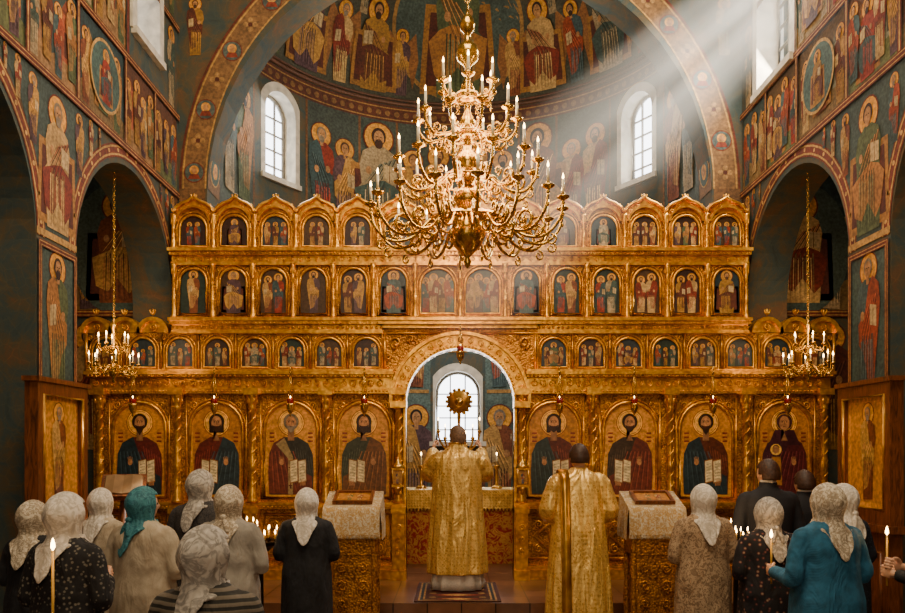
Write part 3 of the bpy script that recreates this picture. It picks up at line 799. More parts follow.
for k in (-1, 1):
    for i in range(3):
        x = k*(3.83+.36*i*.98)
        archring(.15, .2, 3.36, F-.05, BK, mb, x, 10); mb.prism([(x+.16*math.cos(pi*j/10), 3.36+.16*math.sin(pi*j/10)) for j in range(11)], F, BK)
        leaf(mb, x, 3.62, F-.02, .09); scroll(mb, x+.0, 3.43, F-.02, .05, 1, 1)
archring(DW, DW+.05, DS, F-.12, BK, mb); archring(DW+.05, DW+.17, DS, F-.07, F, mb); archring(DW+.17, DW+.21, DS, F-.12, F, mb)
for i in range(19):
    a = pi*(i+.5)/19; scroll(mb, (DW+.11)*math.cos(a), DS+(DW+.11)*math.sin(a), F-.075, .045, 1, 1 if i % 2 else -1)
for i in range(50):
    a = pi*i/49; mb.ell(((DW+.025)*math.cos(a), F-.125, DS+(DW+.025)*math.sin(a)), (.014,)*3, 6, 4)
for k in (-1, 1):
    mb.box(*sorted((k*.67, k*.70)), F-.1, BK, .3, DS); mb.box(*sorted((k*.66, k*.86)), F-.2, F, 2.42, 2.5)
    mb.tube([(k*.97, F-.02, 2.72), (k*.97, F-.02, 3.36), (k*.25, F-.02, 3.36)], .016, 5)
    for (x, z, s) in ((.80, 3.24, .08), (.9, 3.06, .055), (.62, 3.29, .05), (.9, 2.92, .045), (.46, 3.33, .03), (.93, 3.3, .03)): scroll(mb, k*x, z, F-.02, s, k, 1)
T3 = [-3.33, -2.83, -2.33, -1.83, -1.33, -.83, .83, 1.33, 1.83, 2.33, 2.83, 3.33]
for x in T3: archframe(mb, x, 3.60, 4.17, .34, .018, .01)
for x in (-.28, .28): archframe(mb, x, 3.60, 4.17, .44, .018, .01)
for x in [-3.56, -3.08, -2.58, -2.08, -1.58, -1.08, -.56, 0, .56, 1.08, 1.58, 2.08, 2.58, 3.08, 3.56]:
    column(mb, x, 3.54, 4.22, .022, F-.05)
for x in T3:
    for k in (-1, 1): scroll(mb, x+k*.16, 4.16, F-.02, .036, k, 1)
cornice(mb, -3.58, 3.58, [(4.20, 4.24, .06), (4.24, 4.32, .04), (4.32, 4.36, .1), (4.36, 4.40, .14)])
beads(mb, -3.58, 3.58, 4.34, F-.11, .013, .045)
n = 70
for i in range(n): scroll(mb, -3.53+i*7.06/(n-1), 4.28, F-.045, .032, 1, 1 if i % 2 else -1, seg=4)
T4 = [-3.33+.5123*i for i in range(14)]
for x in T4:
    archframe(mb, x, 4.44, 4.83, .34, .016, .01)
    g = [(-.25, 4.78), (.25, 4.78), (.25, 4.86), (.22, 4.92), (.15, 4.97), (.07, 5.0), (0, 5.05), (-.07, 5.0), (-.15, 4.97), (-.22, 4.92), (-.25, 4.86)]
    mb.prism([(x+a, b) for a, b in g], F+.01, BK)
    mb.tube([(x+a, F-.01, b+.01) for a, b in g[2:]], .022, 6)
    archring(.2, .225, 4.72, F-.05, F, mb, x, 12, .15, pi-.15)
    leaf(mb, x, 5.07, F+.02, .09)
    for k in (-1, 1):
        scroll(mb, x+k*.085, 4.95, F, .032, k, 1); scroll(mb, x+k*.17, 4.89, F, .03, k, 1)
        for q in (.06, .11, .16, .205): mb.ell((x+k*q, F, 5.03-q*.33), (.016, .016, .02), 6, 4)
for i in range(15):
    x = max(-3.57, min(3.57, -3.33-.256+.5123*i)); column(mb, x, 4.40, 4.84, .02, F-.04)
    leaf(mb, x, 4.89, F-.02, .07)
mb.obj('carved_ornament', [GOLDC], ICO)

rng = random.Random(3)
A = Art(lambda u, v, d: (u, F-d, v), .004, .0011)
GB = hx('e0a440')
kinds = ['saint', 'christ', 'bishop', 'christ', 'christ', 'saint', 'saint', 'mary']
for q, (x, kd) in enumerate(zip(TC, kinds)):
    A.poly(arch_outline(PW, 1.19, 14, 1.31, x), GB, 0)
    A.poly(arch_outline(PW-.06, 1.13, 14, 1.34, x), [hx('cc8c32'), hx('bc7e2c'), hx('d4943a')][q % 3], .5)
    for k in (-1, 1):
        for j in range(3): A.rect(x+k*.24-.03, x+k*.24+.03, 2.0+.05*j, 2.02+.05*j, hx('7a2418'), 1)
    bust(A, x, 1.345, PW-.07, 1.12, rng, kd, q)
ibg = [hx('1e303a'), hx('34201a'), hx('22322c'), hx('44301c'), hx('2a3640')]
for x in T2X:
    A.poly(arch_outline(.33, .37, 10, 2.93, x), rng.choice(ibg), 0)
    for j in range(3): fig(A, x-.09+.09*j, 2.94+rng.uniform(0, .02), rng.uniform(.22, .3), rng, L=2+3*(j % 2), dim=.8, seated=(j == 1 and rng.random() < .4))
for x in T3:
    A.poly(arch_outline(.34, .57, 10, 3.60, x), rng.choice(ibg), 0)
    if rng.random() < .5: fig(A, x, 3.61, .54, rng, L=1, seated=rng.random() < .5, dim=.85)
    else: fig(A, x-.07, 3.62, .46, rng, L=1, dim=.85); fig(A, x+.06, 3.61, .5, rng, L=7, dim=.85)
for x in (-.28, .28):
    A.poly(arch_outline(.44, .57, 10, 3.60, x), hx('2c3234'), 0)
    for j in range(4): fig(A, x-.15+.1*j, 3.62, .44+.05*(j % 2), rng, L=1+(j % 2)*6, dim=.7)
for x in T4:
    A.poly(arch_outline(.34, .39, 10, 4.44, x), rng.choice(ibg), 0)
    m_ = rng.choice((1, 2, 3))
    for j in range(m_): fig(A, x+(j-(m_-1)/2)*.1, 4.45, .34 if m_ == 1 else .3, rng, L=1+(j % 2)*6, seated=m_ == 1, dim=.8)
A.obj('painted_icons', ICONP, ICO)

def lantern(x):
    e = empty('icon_lantern', (x, F-.26, 0))
    mb = MB(); w = .07
    mb.box(-w, w, -.05, .05, 1.45, 1.48); mb.box(-w, w, -.05, .05, 1.66, 1.68)
    for a in (-1, 1):
        for b in (-1, 1): mb.tube([(a*w*.9, b*.045, 1.48), (a*w*.9, b*.045, 1.66)], .008, 6)
    mb.lathe([(.09, 1.68), (.06, 1.72), (.02, 1.76), (.012, 1.8), (.0, 1.83)], seg=4)
    mb.tube([(0, .05, 1.40), (0, .10, 1.36)], .015, 6); mb.lathe([(.0, 1.36), (.03, 1.4), (.06, 1.45)], seg=10)
    mb.obj('lantern_body', [GOLDS], e)
    A = Art(lambda u, v, d: (u, -.03-d, v)); A.rect(-.055, .055, 1.49, 1.65, hx('b0803a'), 0); fig(A, 0, 1.49, .15, rng, L=1); A.obj('lantern_icon', ICONP, e)
lantern(-.76); lantern(.76)

def vigil(x, y=9.5, zt=2.88, zl=2.42):
    e = empty('vigil_lamp', (x, y, 0))
    mb = MB()
    mb.tube([(0, F-.185-y, zt), (0, 0, zt+.02), (0, 0, zt-.03)], .007, 6)
    for i in range(3):
        a = 2*pi*i/3+.5; mb.tube([(0, 0, zt-.03), (.045*math.cos(a), .045*math.sin(a), zl+.03)], .004, 4)
    mb.lathe([(.004, -.12), (.012, -.11), (.008, -.09), (.03, -.06), (.048, -.02), (.05, .02), (.055, .035), (.046, .04)], (0, 0, zl), 12)
    mb.lathe([(.0, 0), (.02, -.005), (.012, .015), (0.003, .03)], (0, 0, zt-.05), 8)
    mb.obj('lamp_chain_and_bowl', [BRASS], e)
    mb = MB(); mb.lathe([(.02, .03), (.036, .04), (.042, .08), (.038, .10)], (0, 0, zl), 12); mb.obj('glass_cup', [REDGL], e)
    mb = MB(); mb.ell((0, 0, zl+.12), (.006, .006, .015), 8, 6); mb.obj('flame', [FLAME], e)
for x in (-3.95, -2.97, -2.05, -1.16, 1.2, 2.1, 3.05, 3.95): vigil(x)
vigil(0.0, 9.5, 3.4, 3.05)

# ------------------------------------------------------------------ sanctuary
e = empty('altar_table', (0, 11.5, .301))
mb = MB()
mb.box(-.8, .8, -.4, .4, 0, .98); mb.obj('altar_cloth', [m_pattern('altar_brocade', hx('9a2418'), hx('c08a3c'), 9, 'lace', .6, .2)], e)
mb = MB(); mb.box(-.84, .84, -.44, .44, .98, 1.04); mb.box(-.84, .84, -.45, -.43, .78, .98)
for i in range(34): mb.ell((-.82+i*1.64/33, -.44, .77), (.014, .012, .03), 6, 4)
mb.obj('altar_top_fringe', [BROC], e)
mb = MB()
for x in (-.55, .55):
    mb.lathe([(.09, 1.04), (.07, 1.07), (.02, 1.1), (.03, 1.2), (.015, 1.3), (.05, 1.36), (.05, 1.38)], (x, 0, 0), 12)
mb.lathe([(.14, 1.04), (.10, 1.08), (.03, 1.12), (.05, 1.25), (.02, 1.4), (.03, 1.7), (.02, 1.95), (.03, 2.15)], (0, 0, 0), 14)
for i in range(1, 4):
    R = .1*i
    for k in (-1, 1):
        mb.tube([(k*R*math.sin(t*pi/16), 0, 1.55-R*math.cos(t*pi/16)+.1*i) for t in range(9)], .014, 6); mb.lathe([(.02, 0), (.035, .02), (.02, .04)], (k*R, 0, 1.55+.1*i), 8)
mb.obj('altar_vessels', [GOLDS], e)
mb = MB()
mb.T = Matrix.Translation((0, -.05, 2.3)) @ Matrix.Rotation(pi/2, 4, 'X')
mb.lathe([(.0, -.02), (.15, -.02), (.17, 0), (.15, .02), (.0, .03)], (0, 0, 0), 24)
mb.lathe([(.0, .02), (.06, .03), (.05, .05), (.0, .06)], (0, 0, 0), 16)
for i in range(16):
    a = 2*pi*i/16; mb.ell((.175*math.cos(a), .175*math.sin(a), 0), (.028, .028, .015), 8, 5)
mb.T = None
mb.tube([(0, -.05, 2.0), (0, -.05, 2.2)], .02, 8)
mb.obj('ripidion_disc', [GOLDS], e)
AC = [(-.55, 1.38), (.55, 1.38)]+[(k*.1*i, 1.59+.1*i) for i in (1, 2, 3) for k in (-1, 1)]
mb = MB()
for x, z in AC: mb.lathe([(.013, 0), (.012, .14)], (x, 0, z), 8)
mb.obj('altar_candles', [WAX], e)
mb = MB()
for x, z in AC: mb.ell((x, 0, z+.165), (.009, .009, .025), 8, 6)
mb.obj('altar_flames', [FLAME], e)

# ------------------------------------------------------------------ chandeliers
def chandelier(name, loc, tiers, shaft, ztop, zch, sc=1.0, candle=.13):
    e = empty(name, loc)
    mb = MB(); wx = MB(); fl = MB()
    mb.lathe(shaft, seg=20)
    ph = .1
    for (R, zc, zh, n) in tiers:
        ph += .37
        for i in range(n):
            T = Matrix.Rotation(2*pi*i/n+ph, 4, 'Z')
            mb.T = T; wx.T = T; fl.T = T
            d = min(.27, R*.36)
            path = [(.03, 0, zh), (R*.2, 0, zh+.05*sc), (R*.4, 0, zh-.02), (R*.58, 0, zc-d*1.05), (R*.8, 0, zc-d*1.15), (R*.96, 0, zc-d*.7), (R, 0, zc-.05*sc)]
            P = catmull(path, 4); k = len(P)
            mb.tube(P, [.019*sc-.007*sc*j/k for j in range(k)], 7)
            def sp(cx, cz, s, dx, dz):
                pts = []; rd = []
                for q in range(12):
                    t = q/11; a = -pi/2+t*2.6*pi; r = s*(1-.8*t)
                    pts.append((cx+dx*r*math.cos(a), 0, cz+dz*r*math.sin(a))); rd.append(s*.17*(1-.5*t)+.002)
                mb.tube(pts, rd, 5)
            sp(R*.72, zc-d*.78, R*.11, 1, 1); sp(R*.42, zh-.11*sc, R*.10, -1, -1); sp(R*.55, zh-.0*sc, R*.07, 1, 1)
            sp(R*.88, zc-d*1.3, R*.06, 1, -1)
            mb.ell((R*.55, 0, zc-d*1.28), (.014*sc, .014*sc, .03*sc), 6, 5)
            mb.lathe([(.006, -.06), (.02, -.045), (.01, -.03), (.022, -.015), (.052, .0), (.058, .012), (.05, .012), (.018, .004), (.02, .04), (.015, .042)] if sc == 1 else
                     [(.004, -.03), (.012, -.02), (.03, 0), (.034, .008), (.01, .004), (.012, .02), (.009, .022)], (R, 0, zc), 10)
            wx.lathe([(.0125*sc**.5, .03*sc), (.0115*sc**.5, .03*sc+candle)], (R, 0, zc), 8)
            h = .03*sc+candle
            fl.lathe([(.002, 0), (.0095, .013), (.0085, .028), (.0035, .046), (.0005, .056)], (R, 0, zc+h), 8)
            mb.tube([(R, 0, zc-.06*sc), (R, 0, zc-.13*sc)], .004, 4); mb.ell((R, 0, zc-.14*sc), (.012*sc, .012*sc, .022*sc), 6, 5)
        mb.T = None
        mb.lathe([(.05*sc, zh-.05*sc), (.10*sc, zh-.03*sc), (.11*sc, zh), (.10*sc, zh+.03*sc), (.05*sc, zh+.05*sc)], seg=18)
        mb.tube([(R*.42*math.cos(t*pi/18), R*.42*math.sin(t*pi/18), zh-.02) for t in range(36)], .010*sc, 5, closed=True)
    mb.T = None
    z = ztop; j = 0
    while z < zch:
        r = .028*sc; L = .05*sc
        pts = [(r*math.cos(2*pi*q/10)*(1 if j % 2 else 0), r*math.cos(2*pi*q/10)*(0 if j % 2 else 1), z+L+L*math.sin(2*pi*q/10)) for q in range(10)]
        mb.tube(pts, .007*sc, 5, closed=True); z += L*1.5; j += 1
    mb.obj('brass_frame', [BRASS], e); wx.obj('candles', [WAX], e); fl.obj('flames', [FLAME], e)
    return e
shaft = [(.0, 3.50), (.02, 3.52), (.035, 3.56), (.02, 3.60), (.05, 3.63), (.12, 3.70), (.165, 3.80), (.15, 3.90), (.07, 3.97), (.05, 4.02), (.09, 4.06), (.13, 4.12), (.10, 4.19), (.04, 4.24),
         (.04, 4.3), (.08, 4.35), (.11, 4.42), (.09, 4.5), (.035, 4.56), (.035, 4.64), (.07, 4.68), (.09, 4.76), (.06, 4.84), (.03, 4.9), (.03, 4.98), (.055, 5.02), (.07, 5.08), (.045, 5.16), (.025, 5.2),
         (.025, 5.3), (.09, 5.36), (.105, 5.42), (.09, 5.48), (.03, 5.53), (.03, 5.6), (.06, 5.63), (.07, 5.68), (.05, 5.74), (.015, 5.78), (.015, 5.82)]
chandelier('chandelier', (.04, 7.0, 0.02), [(.86, 4.05, 3.93, 16), (.63, 4.42, 4.30, 12), (.44, 4.82, 4.70, 10), (.25, 5.12, 5.03, 6)], shaft, 5.8, 12.55)
s2 = [(.0, 2.38), (.02, 2.4), (.01, 2.43), (.05, 2.48), (.07, 2.54), (.03, 2.6), (.02, 2.7), (.045, 2.75), (.03, 2.82), (.015, 2.86), (.015, 3.0), (.035, 3.05), (.03, 3.1), (.01, 3.14)]
for k in (-1, 1):
    o = chandelier('small_chandelier', (k*3.86, 8.75, .5), [(.30, 2.62, 2.58, 8), (.19, 2.86, 2.82, 5)], s2, 3.13, 5.0, .5, .08)
    o.scale = (.85, .85, .9)

# ------------------------------------------------------------------ furniture
def icon_stand(sx):
    e = empty('framed_icon_stand', (sx*3.5, 6.75, 0), -sx*pi/2)
    mb = MB(); w = .44
    def fr(x0, x1, z0, z1): mb.box(x0, x1, -.06, .05, z0, z1)
    fr(-w, w, 1.28, 1.40); fr(-w, w, 2.36, 2.46); fr(-w, -w+.09, 1.40, 2.36); fr(w-.09, w, 1.40, 2.36)
    mb.box(-w+.05, w-.05, -.0, .05, 1.35, 2.42)
    mb.box(-w-.03, w+.03, -.08, .06, 2.46, 2.5); mb.box(-w-.03, w+.03, -.1, .06, 1.22, 1.28)
    mb.box(-w+.03, w-.03, -.05, .06, .12, 1.22); mb.box(-w, w, -.08, .07, 0, .12)
    for k in (-1, 1): mb.tube([(k*.3, -.06, .3), (k*.3, -.06, 1.05)], .015, 6)
    mb.tube([(-.3, -.055, .3), (.3, -.055, .3), (.3, -.055, 1.05), (-.3, -.055, 1.05)], .018, 6, closed=True)
    mb.obj('wooden_case', [WOOD], e)
    mb = MB(); mb.tube([(-.345, -.055, 1.405), (.345, -.055, 1.405), (.345, -.055, 2.355), (-.345, -.055, 2.355)], .016, 6, closed=True)
    mb.obj('gilt_slip', [GOLDS], e)
    A = Art(lambda u, v, d: (u, -.004-d, v)); r = random.Random(9)
    A.rect(-.35, .35, 1.4, 2.36, hx('e8a844'), 0); A.rect(-.3, .3, 1.45, 2.31, hx('cc9038'), .5)
    fig(A, 0, 1.47, .84, r, L=2); A.obj('icon_painting', ICONP, e)
icon_stand(-1); icon_stand(1)

CLOTH_W = m_pattern('embroidered_cloth', hx('c8bca4'), hx('b08c50'), 20, 'lace', .8)
def analogion(x, y, z0):
    e = empty('analogion', (x, y, z0))
    mb = MB(); w = .25
    for a in (-1, 1):
        for b in (-1, 1): mb.lathe([(.035, 0), (.035, .05), (.022, .08), (.032, .3), (.02, .5), (.034, .6), (.024, .85), (.024, 1.12)], (a*.21, b*.16, 0), 10)
    mb.box(-.23, .23, -.18, .18, .1, .15); mb.box(-.22, .22, -.17, .17, .75, 1.1)
    mb.box(-.19, .19, -.14, .14, .15, .75)
    for q in (-.1, .1): scroll(mb, q, .45, -.15, .07, 1 if q > 0 else -1, 1); scroll(mb, q, .62, -.15, .05, 1 if q > 0 else -1, -1); scroll(mb, q, .28, -.15, .05, 1 if q > 0 else -1, 1)
    mb.prism([(-.25, 1.1), (.25, 1.1), (.25, 1.13), (-.25, 1.13)], -.2, .2)
    mb.obj('carved_frame', [GOLD], e)
    mb = MB()
    n = 24
    def zt(yy): return 1.2+.14*(yy+.22)/.44
    def row(yy, zz, fold): return [(-.27+.54*i/n, yy+fold*.012*math.sin(i*1.7), zz) for i in range(n+1)]
    rows = [row(-.25, .95, 1), row(-.245, 1.05, .8), row(-.235, 1.17, .3), row(-.22, zt(-.22), 0), row(0, zt(0), 0), row(.22, zt(.22), 0), row(.235, 1.2, .4), row(.24, .95, 1)]
    vs = [p for r in rows for p in r]; fs = []
    for j in range(len(rows)-1):
        for i in range(n):
            a = j*(n+1)+i; fs.append((a, a+1, a+n+2, a+n+1))
    mb.add(vs, fs)
    for k in (-1, 1):
        vs = []; m2 = 12
        for j, (off, zz) in enumerate(((0, None), (.012, 1.1), (.02, 1.0), (.02, .9))):
            for i in range(m2+1):
                yy = -.22+.44*i/m2
                vs.append((k*(.27+off+(.008*math.sin(i*2.1) if j else 0)), yy, zt(yy) if zz is None else zz))
        mb.add(vs, [(j*(m2+1)+i, j*(m2+1)+i+1, (j+1)*(m2+1)+i+1, (j+1)*(m2+1)+i) for j in range(3) for i in range(m2)])
    for i in range(40): mb.ell((-.27+i*.54/39, -.252, .93), (.006, .006, .022), 5, 4)
    mb.obj('draped_cloth', [CLOTH_W], e)
    mb = MB(); mb.T = Matrix.Translation((0, 0, zt(0)+.006)) @ Matrix.Rotation(math.atan2(.14, .44), 4, 'X')
    mb.box(-.19, .19, -.15, -.12, 0, .035); mb.box(-.19, .19, .12, .15, 0, .035); mb.box(-.19, -.16, -.12, .12, 0, .035); mb.box(.16, .19, -.12, .12, 0, .035); mb.box(-.17, .17, -.13, .13, 0, .012)
    mb.obj('icon_frame', [WOOD], e)
    M = mb.T
    A = Art(lambda u, v, d: tuple(M @ V((u, v, .014+d))), .001, .0008); r = random.Random(4)
    A.rect(-.16, .16, -.12, .12, hx('b47a30'), 0); fig(A, -.04, -.11, .21, r, L=1); fig(A, .06, -.11, .2, r, L=6); A.obj('icon_painting', ICONP, e)
analogion(-1.05, 7.62, .151); analogion(1.84, 7.62, .151)

e = empty('book_lectern', (-3.22, 7.45, 0), .25)
mb = MB(); mb.lathe([(.16, 0), (.14, .04), (.04, .08), (.03, .5), (.045, .55), (.03, .6), (.03, 1.45)], seg=10)
mb.T = Matrix.Translation((0, 0, 1.55)) @ Matrix.Rotation(.75, 4, 'X'); mb.box(-.2, .2, -.16, .16, -.012, .012); mb.box(-.2, .2, -.17, -.15, -.01, .05)
mb.obj('wooden_desk', [WOOD], e)
mb2 = MB(); mb2.T = mb.T; mb2.prism([(-.17, .013), (.17, .013), (.16, .035), (.08, .05), (0, .035), (-.08, .05), (-.16, .035)], -.12, .12); mb2.obj('open_book', [m_simple('aged_paper', hx('8a6a44'), .8)], e)

def candle_stand(x, y, z0):
    e = empty('candle_stand', (x, y, z0))
    mb = MB()
    mb.lathe([(.17, 0), (.17, .02), (.06, .06), (.03, .12), (.025, .4), (.05, .45), (.025, .5), (.02, .95), (.05, 1.0), (.12, 1.06), (.17, 1.08), (.18, 1.11), (.17, 1.11), (.15, 1.09), (.02, 1.09)], seg=24)
    pts = []
    for R, n in ((.14, 8), (.07, 4)):
        for i in range(n):
            a = 2*pi*i/n+R*9; pts.append((R*math.cos(a), R*math.sin(a)))
    for (a, b) in pts: mb.lathe([(.01, 1.09), (.008, 1.12), (.01, 1.13)], (a, b, 0), 6)
    mb.obj('stand_frame', [m_simple('dark_bronze', hx('3a2a1a'), .3, .9)], e)
    wx = MB(); fl = MB(); r = random.Random(8)
    for (a, b) in pts:
        h = r.choice((.05, .08, .12, .16)); wx.lathe([(.006, 1.12), (.0055, 1.12+h)], (a, b, 0), 6)
        fl.lathe([(.002, 0), (.006, .010), (.005, .02), (.001, .038)], (a, b, 1.12+h), 6)
    wx.obj('thin_candles', [BWAX], e); fl.obj('flames', [FLAME], e)
    L = bpy.data.lights.new('candle_glow', 'POINT'); L.energy = 4; L.color = (1, .58, .25); L.shadow_soft_size = .15
    lo = bpy.data.objects.new('candle_glow', L); bpy.context.scene.collection.objects.link(lo); lo.parent = e; lo.location = (0, 0, 1.45)
candle_stand(-1.77, 6.85, 0); candle_stand(2.34, 6.72, 0)

def rug(x0, x1, y0, y1, z, nm='carpet_runner'):
    A = Art(lambda u, v, d: (u, v, z+d), .012, .001)
    A.rect(x0, x1, y0, y1, hx('4a2018'), 0); A.frame(x0+.04, x1-.04, y0+.04, y1-.04, .07, hx('b08a50'), 1); A.frame(x0+.06, x1-.06, y0+.06, y1-.06, .03, hx('1e2a30'), 2)
    n = int((y1-y0)/.22); cx = (x0+x1)/2
    for i in range(n):
        v = y0+(i+.5)*(y1-y0)/n
        A.poly([(cx-.3, v), (cx, v-.1), (cx+.3, v), (cx, v+.1)], hx('8a3020'), 1.5); A.poly([(cx-.18, v), (cx, v-.06), (cx+.18, v), (cx, v+.06)], hx('c8a060'), 2.5)
        for k in (-1, 1): A.disc(cx+k*.27, v+.1, .04, hx('9a8050'), 2)
    A.mb.box(x0, x1, y0, y1, z+.001, z+.011, 0, hx('3a1a14'))
    A.obj(nm, FRESCO, None)
rug(-.5, .42, 8.25, 9.45, .3); rug(-.5, .42, 7.25, 8.15, .15); rug(-.7, .6, 3.0, 7.1, 0)

# ------------------------------------------------------------------ people
def head_mesh():
    mb = MB(); seg, rings = 40, 30
    vs = []; fs = []
    g = lambda x, s: math.exp(-(x/s)**2)
    for j in range(rings+1):
        p = pi*j/rings
        for i in range(seg):
            a = 2*pi*i/seg
            x = math.sin(p)*math.cos(a); y = math.sin(p)*math.sin(a); z = math.cos(p)
            X, Y, Z = x*.076, y*.096, z*.118
            if Z < -.02:
                k = min(1, (-.02-Z)/.098); X *= 1-.28*k; Y = Y*(1-.12*k)+.012*k
            if y > 0:
                Y += .022*g(X, .012)*g(Z+.012, .02)+.009*g(X, .010)*g(Z-.012, .022)
                Y -= .009*(g(X-.032, .016)+g(X+.032, .016))*g(Z-.012, .014)
                Y += .005*g(Z-.034, .012)*g(X, .05)
                Y += .006*g(X, .02)*g(Z+.048, .008)-.003*g(X, .025)*g(Z+.056, .004)+.005*g(X, .018)*g(Z+.063, .007)
                Y += .008*g(X, .022)*g(Z+.095, .016)
            vs.append((X, Y, Z))
    for j in range(rings):
        for i in range(seg):
            k = (i+1) % seg; fs.append((j*seg+i, (j+1)*seg+i, (j+1)*seg+k, j*seg+k))
    mb.add(vs, fs)
    mb.tube([(0, -.015, -.06), (0, -.02, -.12), (0, -.025, -.17), (0, -.02, -.2)], [.05, .05, .055, .065], 16)
    for k in (-1, 1):
        mb.ell((k*.078, -.008, .0), (.010, .020, .032), 10, 8); mb.ell((k*.083, -.014, .008), (.006, .014, .022), 8, 6)
        mb.ell((k*.032, .079, .012), (.0125, .010, .0085), 10, 8, 1)
    return mb.mesh('head_mesh')
HEAD = head_mesh(); HEAD.materials.append(SKIN); HEAD.materials.append(EYE)
def hand_mesh():
    mb = MB()
    mb.tube([(-.03, 0, 0), (0, 0, 0), (.02, 0, 0)], [.024, .025, .027], 10)
    mb.ell((.05, -.002, 0), (.047, .016, .040), 14, 10)
    for z, L in ((.030, .92), (.010, 1.0), (-.010, .95), (-.029, .78)):
        mb.tube([(.055, 0, z), (.088, .001, z), (.088+.030*L, .012, z*.95), (.088+.034*L, .034, z*.92), (.088+.014*L, .048, z*.9), (.078, .047, z*.9)], [.010, .0105, .0098, .009, .0085, .006], 8)
    mb.tube([(.02, .004, .022), (.042, .020, .040), (.065, .036, .046), (.088, .046, .042)], [.013, .0125, .0105, .008], 8)
    return mb.mesh('hand_mesh')
HAND = hand_mesh(); HAND.materials.append(SKIN)
def put_hand(parent, W, E, side, nm):
    x = (V(W)-V(E)).normalized(); z = V((0, 0, 1)); z = (z-x*z.dot(x)).normalized(); y = z.cross(x)
    if side < 0: y = -y
    M = Matrix.Identity(4)
    for i in range(3): M[i][0] = x[i]; M[i][1] = y[i]; M[i][2] = z[i]; M[i][3] = W[i]
    o = mkobj(nm, HAND, None, parent); o.matrix_local = M
    r = o.modifiers.new('r', 'REMESH'); r.mode = 'VOXEL'; r.voxel_size = .0035; r.use_smooth_shade = True
    return M
def remesh(o, vox=.013, it=4):
    r = o.modifiers.new('r', 'REMESH'); r.mode = 'VOXEL'; r.voxel_size = vox; r.use_smooth_shade = True
    s = o.modifiers.new('s', 'SMOOTH'); s.iterations = it; s.factor = .5

def scarf_mesh(rng, tail=.2, big=1.0):
    mb = MB(); seg = 72; rows = []
    ph = rng.uniform(0, 6)
    zs = [.138, .134, .12, .10, .075, .045, .01, -.025, -.055, -.08, -.10, -.12, -.14]
    for j, z in enumerate(zs):
        k = math.sqrt(max(0, 1-(max(z, 0)/.1385)**2)) if z > 0 else 1
        rx = .103*k; ry = .120*k
        if z < 0:
            t = -z/.14
            rx = .103-.020*math.sin(min(1, t*1.15)*pi/2)+.016*max(0, t-.7)/.3; ry = .120-.030*math.sin(min(1, t*1.1)*pi/2)+.02*max(0, t-.7)/.3
        r = []
        for i in range(seg):
            a = 2*pi*i/seg; c, s = math.cos(a), math.sin(a)
            f = 1+.022*math.sin(7*a+ph+z*26)*(1 if z < .1 else .3)+.014*math.sin(13*a-z*45+ph)
            if z < .05: f += .03*math.sin(19*a+z*30*math.copysign(1, c)+ph)*min(1, (.05-z)/.1)
            if s < 0: f *= 1+.05*(-s)*(1 if z > -.04 else 0)
            r.append((rx*c*f*big, ry*s*f*big-.01, z*big))
        rows.append(r)
    base = rows[-1]
    for q in range(1, 7):
        t = q/6; r = []
        for i in range(seg):
            a = 2*pi*i/seg; c, s = math.cos(a), math.sin(a)
            L = tail*max(0, -s)**2.5+.015; b = base[i]
            f = .006*math.sin(11*a+ph)
            r.append((b[0]*(1+.35*math.sin(t*pi*.6)-.3*t*t), b[1]+(-.05*t-.012-f if s < -.3 else (.01*t)), b[2]-L*t))
        rows.append(r)
    vs = [p for r in rows for p in r]; fs = []
    for j in range(len(rows)-1):
        for i in range(seg):
            k = (i+1) % seg; a = 2*pi*(i+.5)/seg; z = (rows[j][i][2]+rows[j+1][i][2])/2
            if math.sin(a) > .42 and -.105 < z < .078: continue
            fs.append((j*seg+i, (j+1)*seg+i, (j+1)*seg+k, j*seg+k))
    fs.append(tuple(range(seg)))
    mb.add(vs, fs)
    if rng.random() < .5:
        mb.ell((0, -.118, -.095), (.026, .02, .018), 10, 8)
        for k in (-1, 1): mb.tube([(0, -.118, -.1), (k*.03, -.135, -.15), (k*.045, -.15, -.215)], [.012, .019, .012], 8)
    mb.ell((0, .085, -.125), (.022, .018, .018), 8, 6)
    for k in (-1, 1): mb.tube([(0, .09, -.13), (k*.02, .1, -.17), (k*.035, .105, -.22)], [.012, .018, .014], 6)
    return mb.mesh('scarf')
def hair_mesh(long=0.0):
    mb = MB(); seg, rings = 36, 22; vs = []; fs = []
    for j in range(rings+1):
        p = pi*.62*j/rings
        for i in range(seg):
            a = 2*pi*i/seg
            k = 1+.02*math.sin(a*17+j*1.3)
            x = .082*math.sin(p)*math.cos(a)*k; y = .102*math.sin(p)*math.sin(a)*k-.006; z = .125*math.cos(p)
            if j > rings*.75 and math.sin(a) < 0: z -= long*(j/rings-.75)*4; y -= .004
            vs.append((x, y, z))
    for j in range(rings):
        for i in range(seg):
            k = (i+1) % seg; m = vs[j*seg+i]
            if m[1] > .02 and m[2] < .06: continue
            if abs(m[0]) > .06 and m[2] < -.0 and m[1] > -.02: continue
            fs.append((j*seg+i, (j+1)*seg+i, (j+1)*seg+k, j*seg+k))
    mb.add(vs, fs); return mb.mesh('hair')

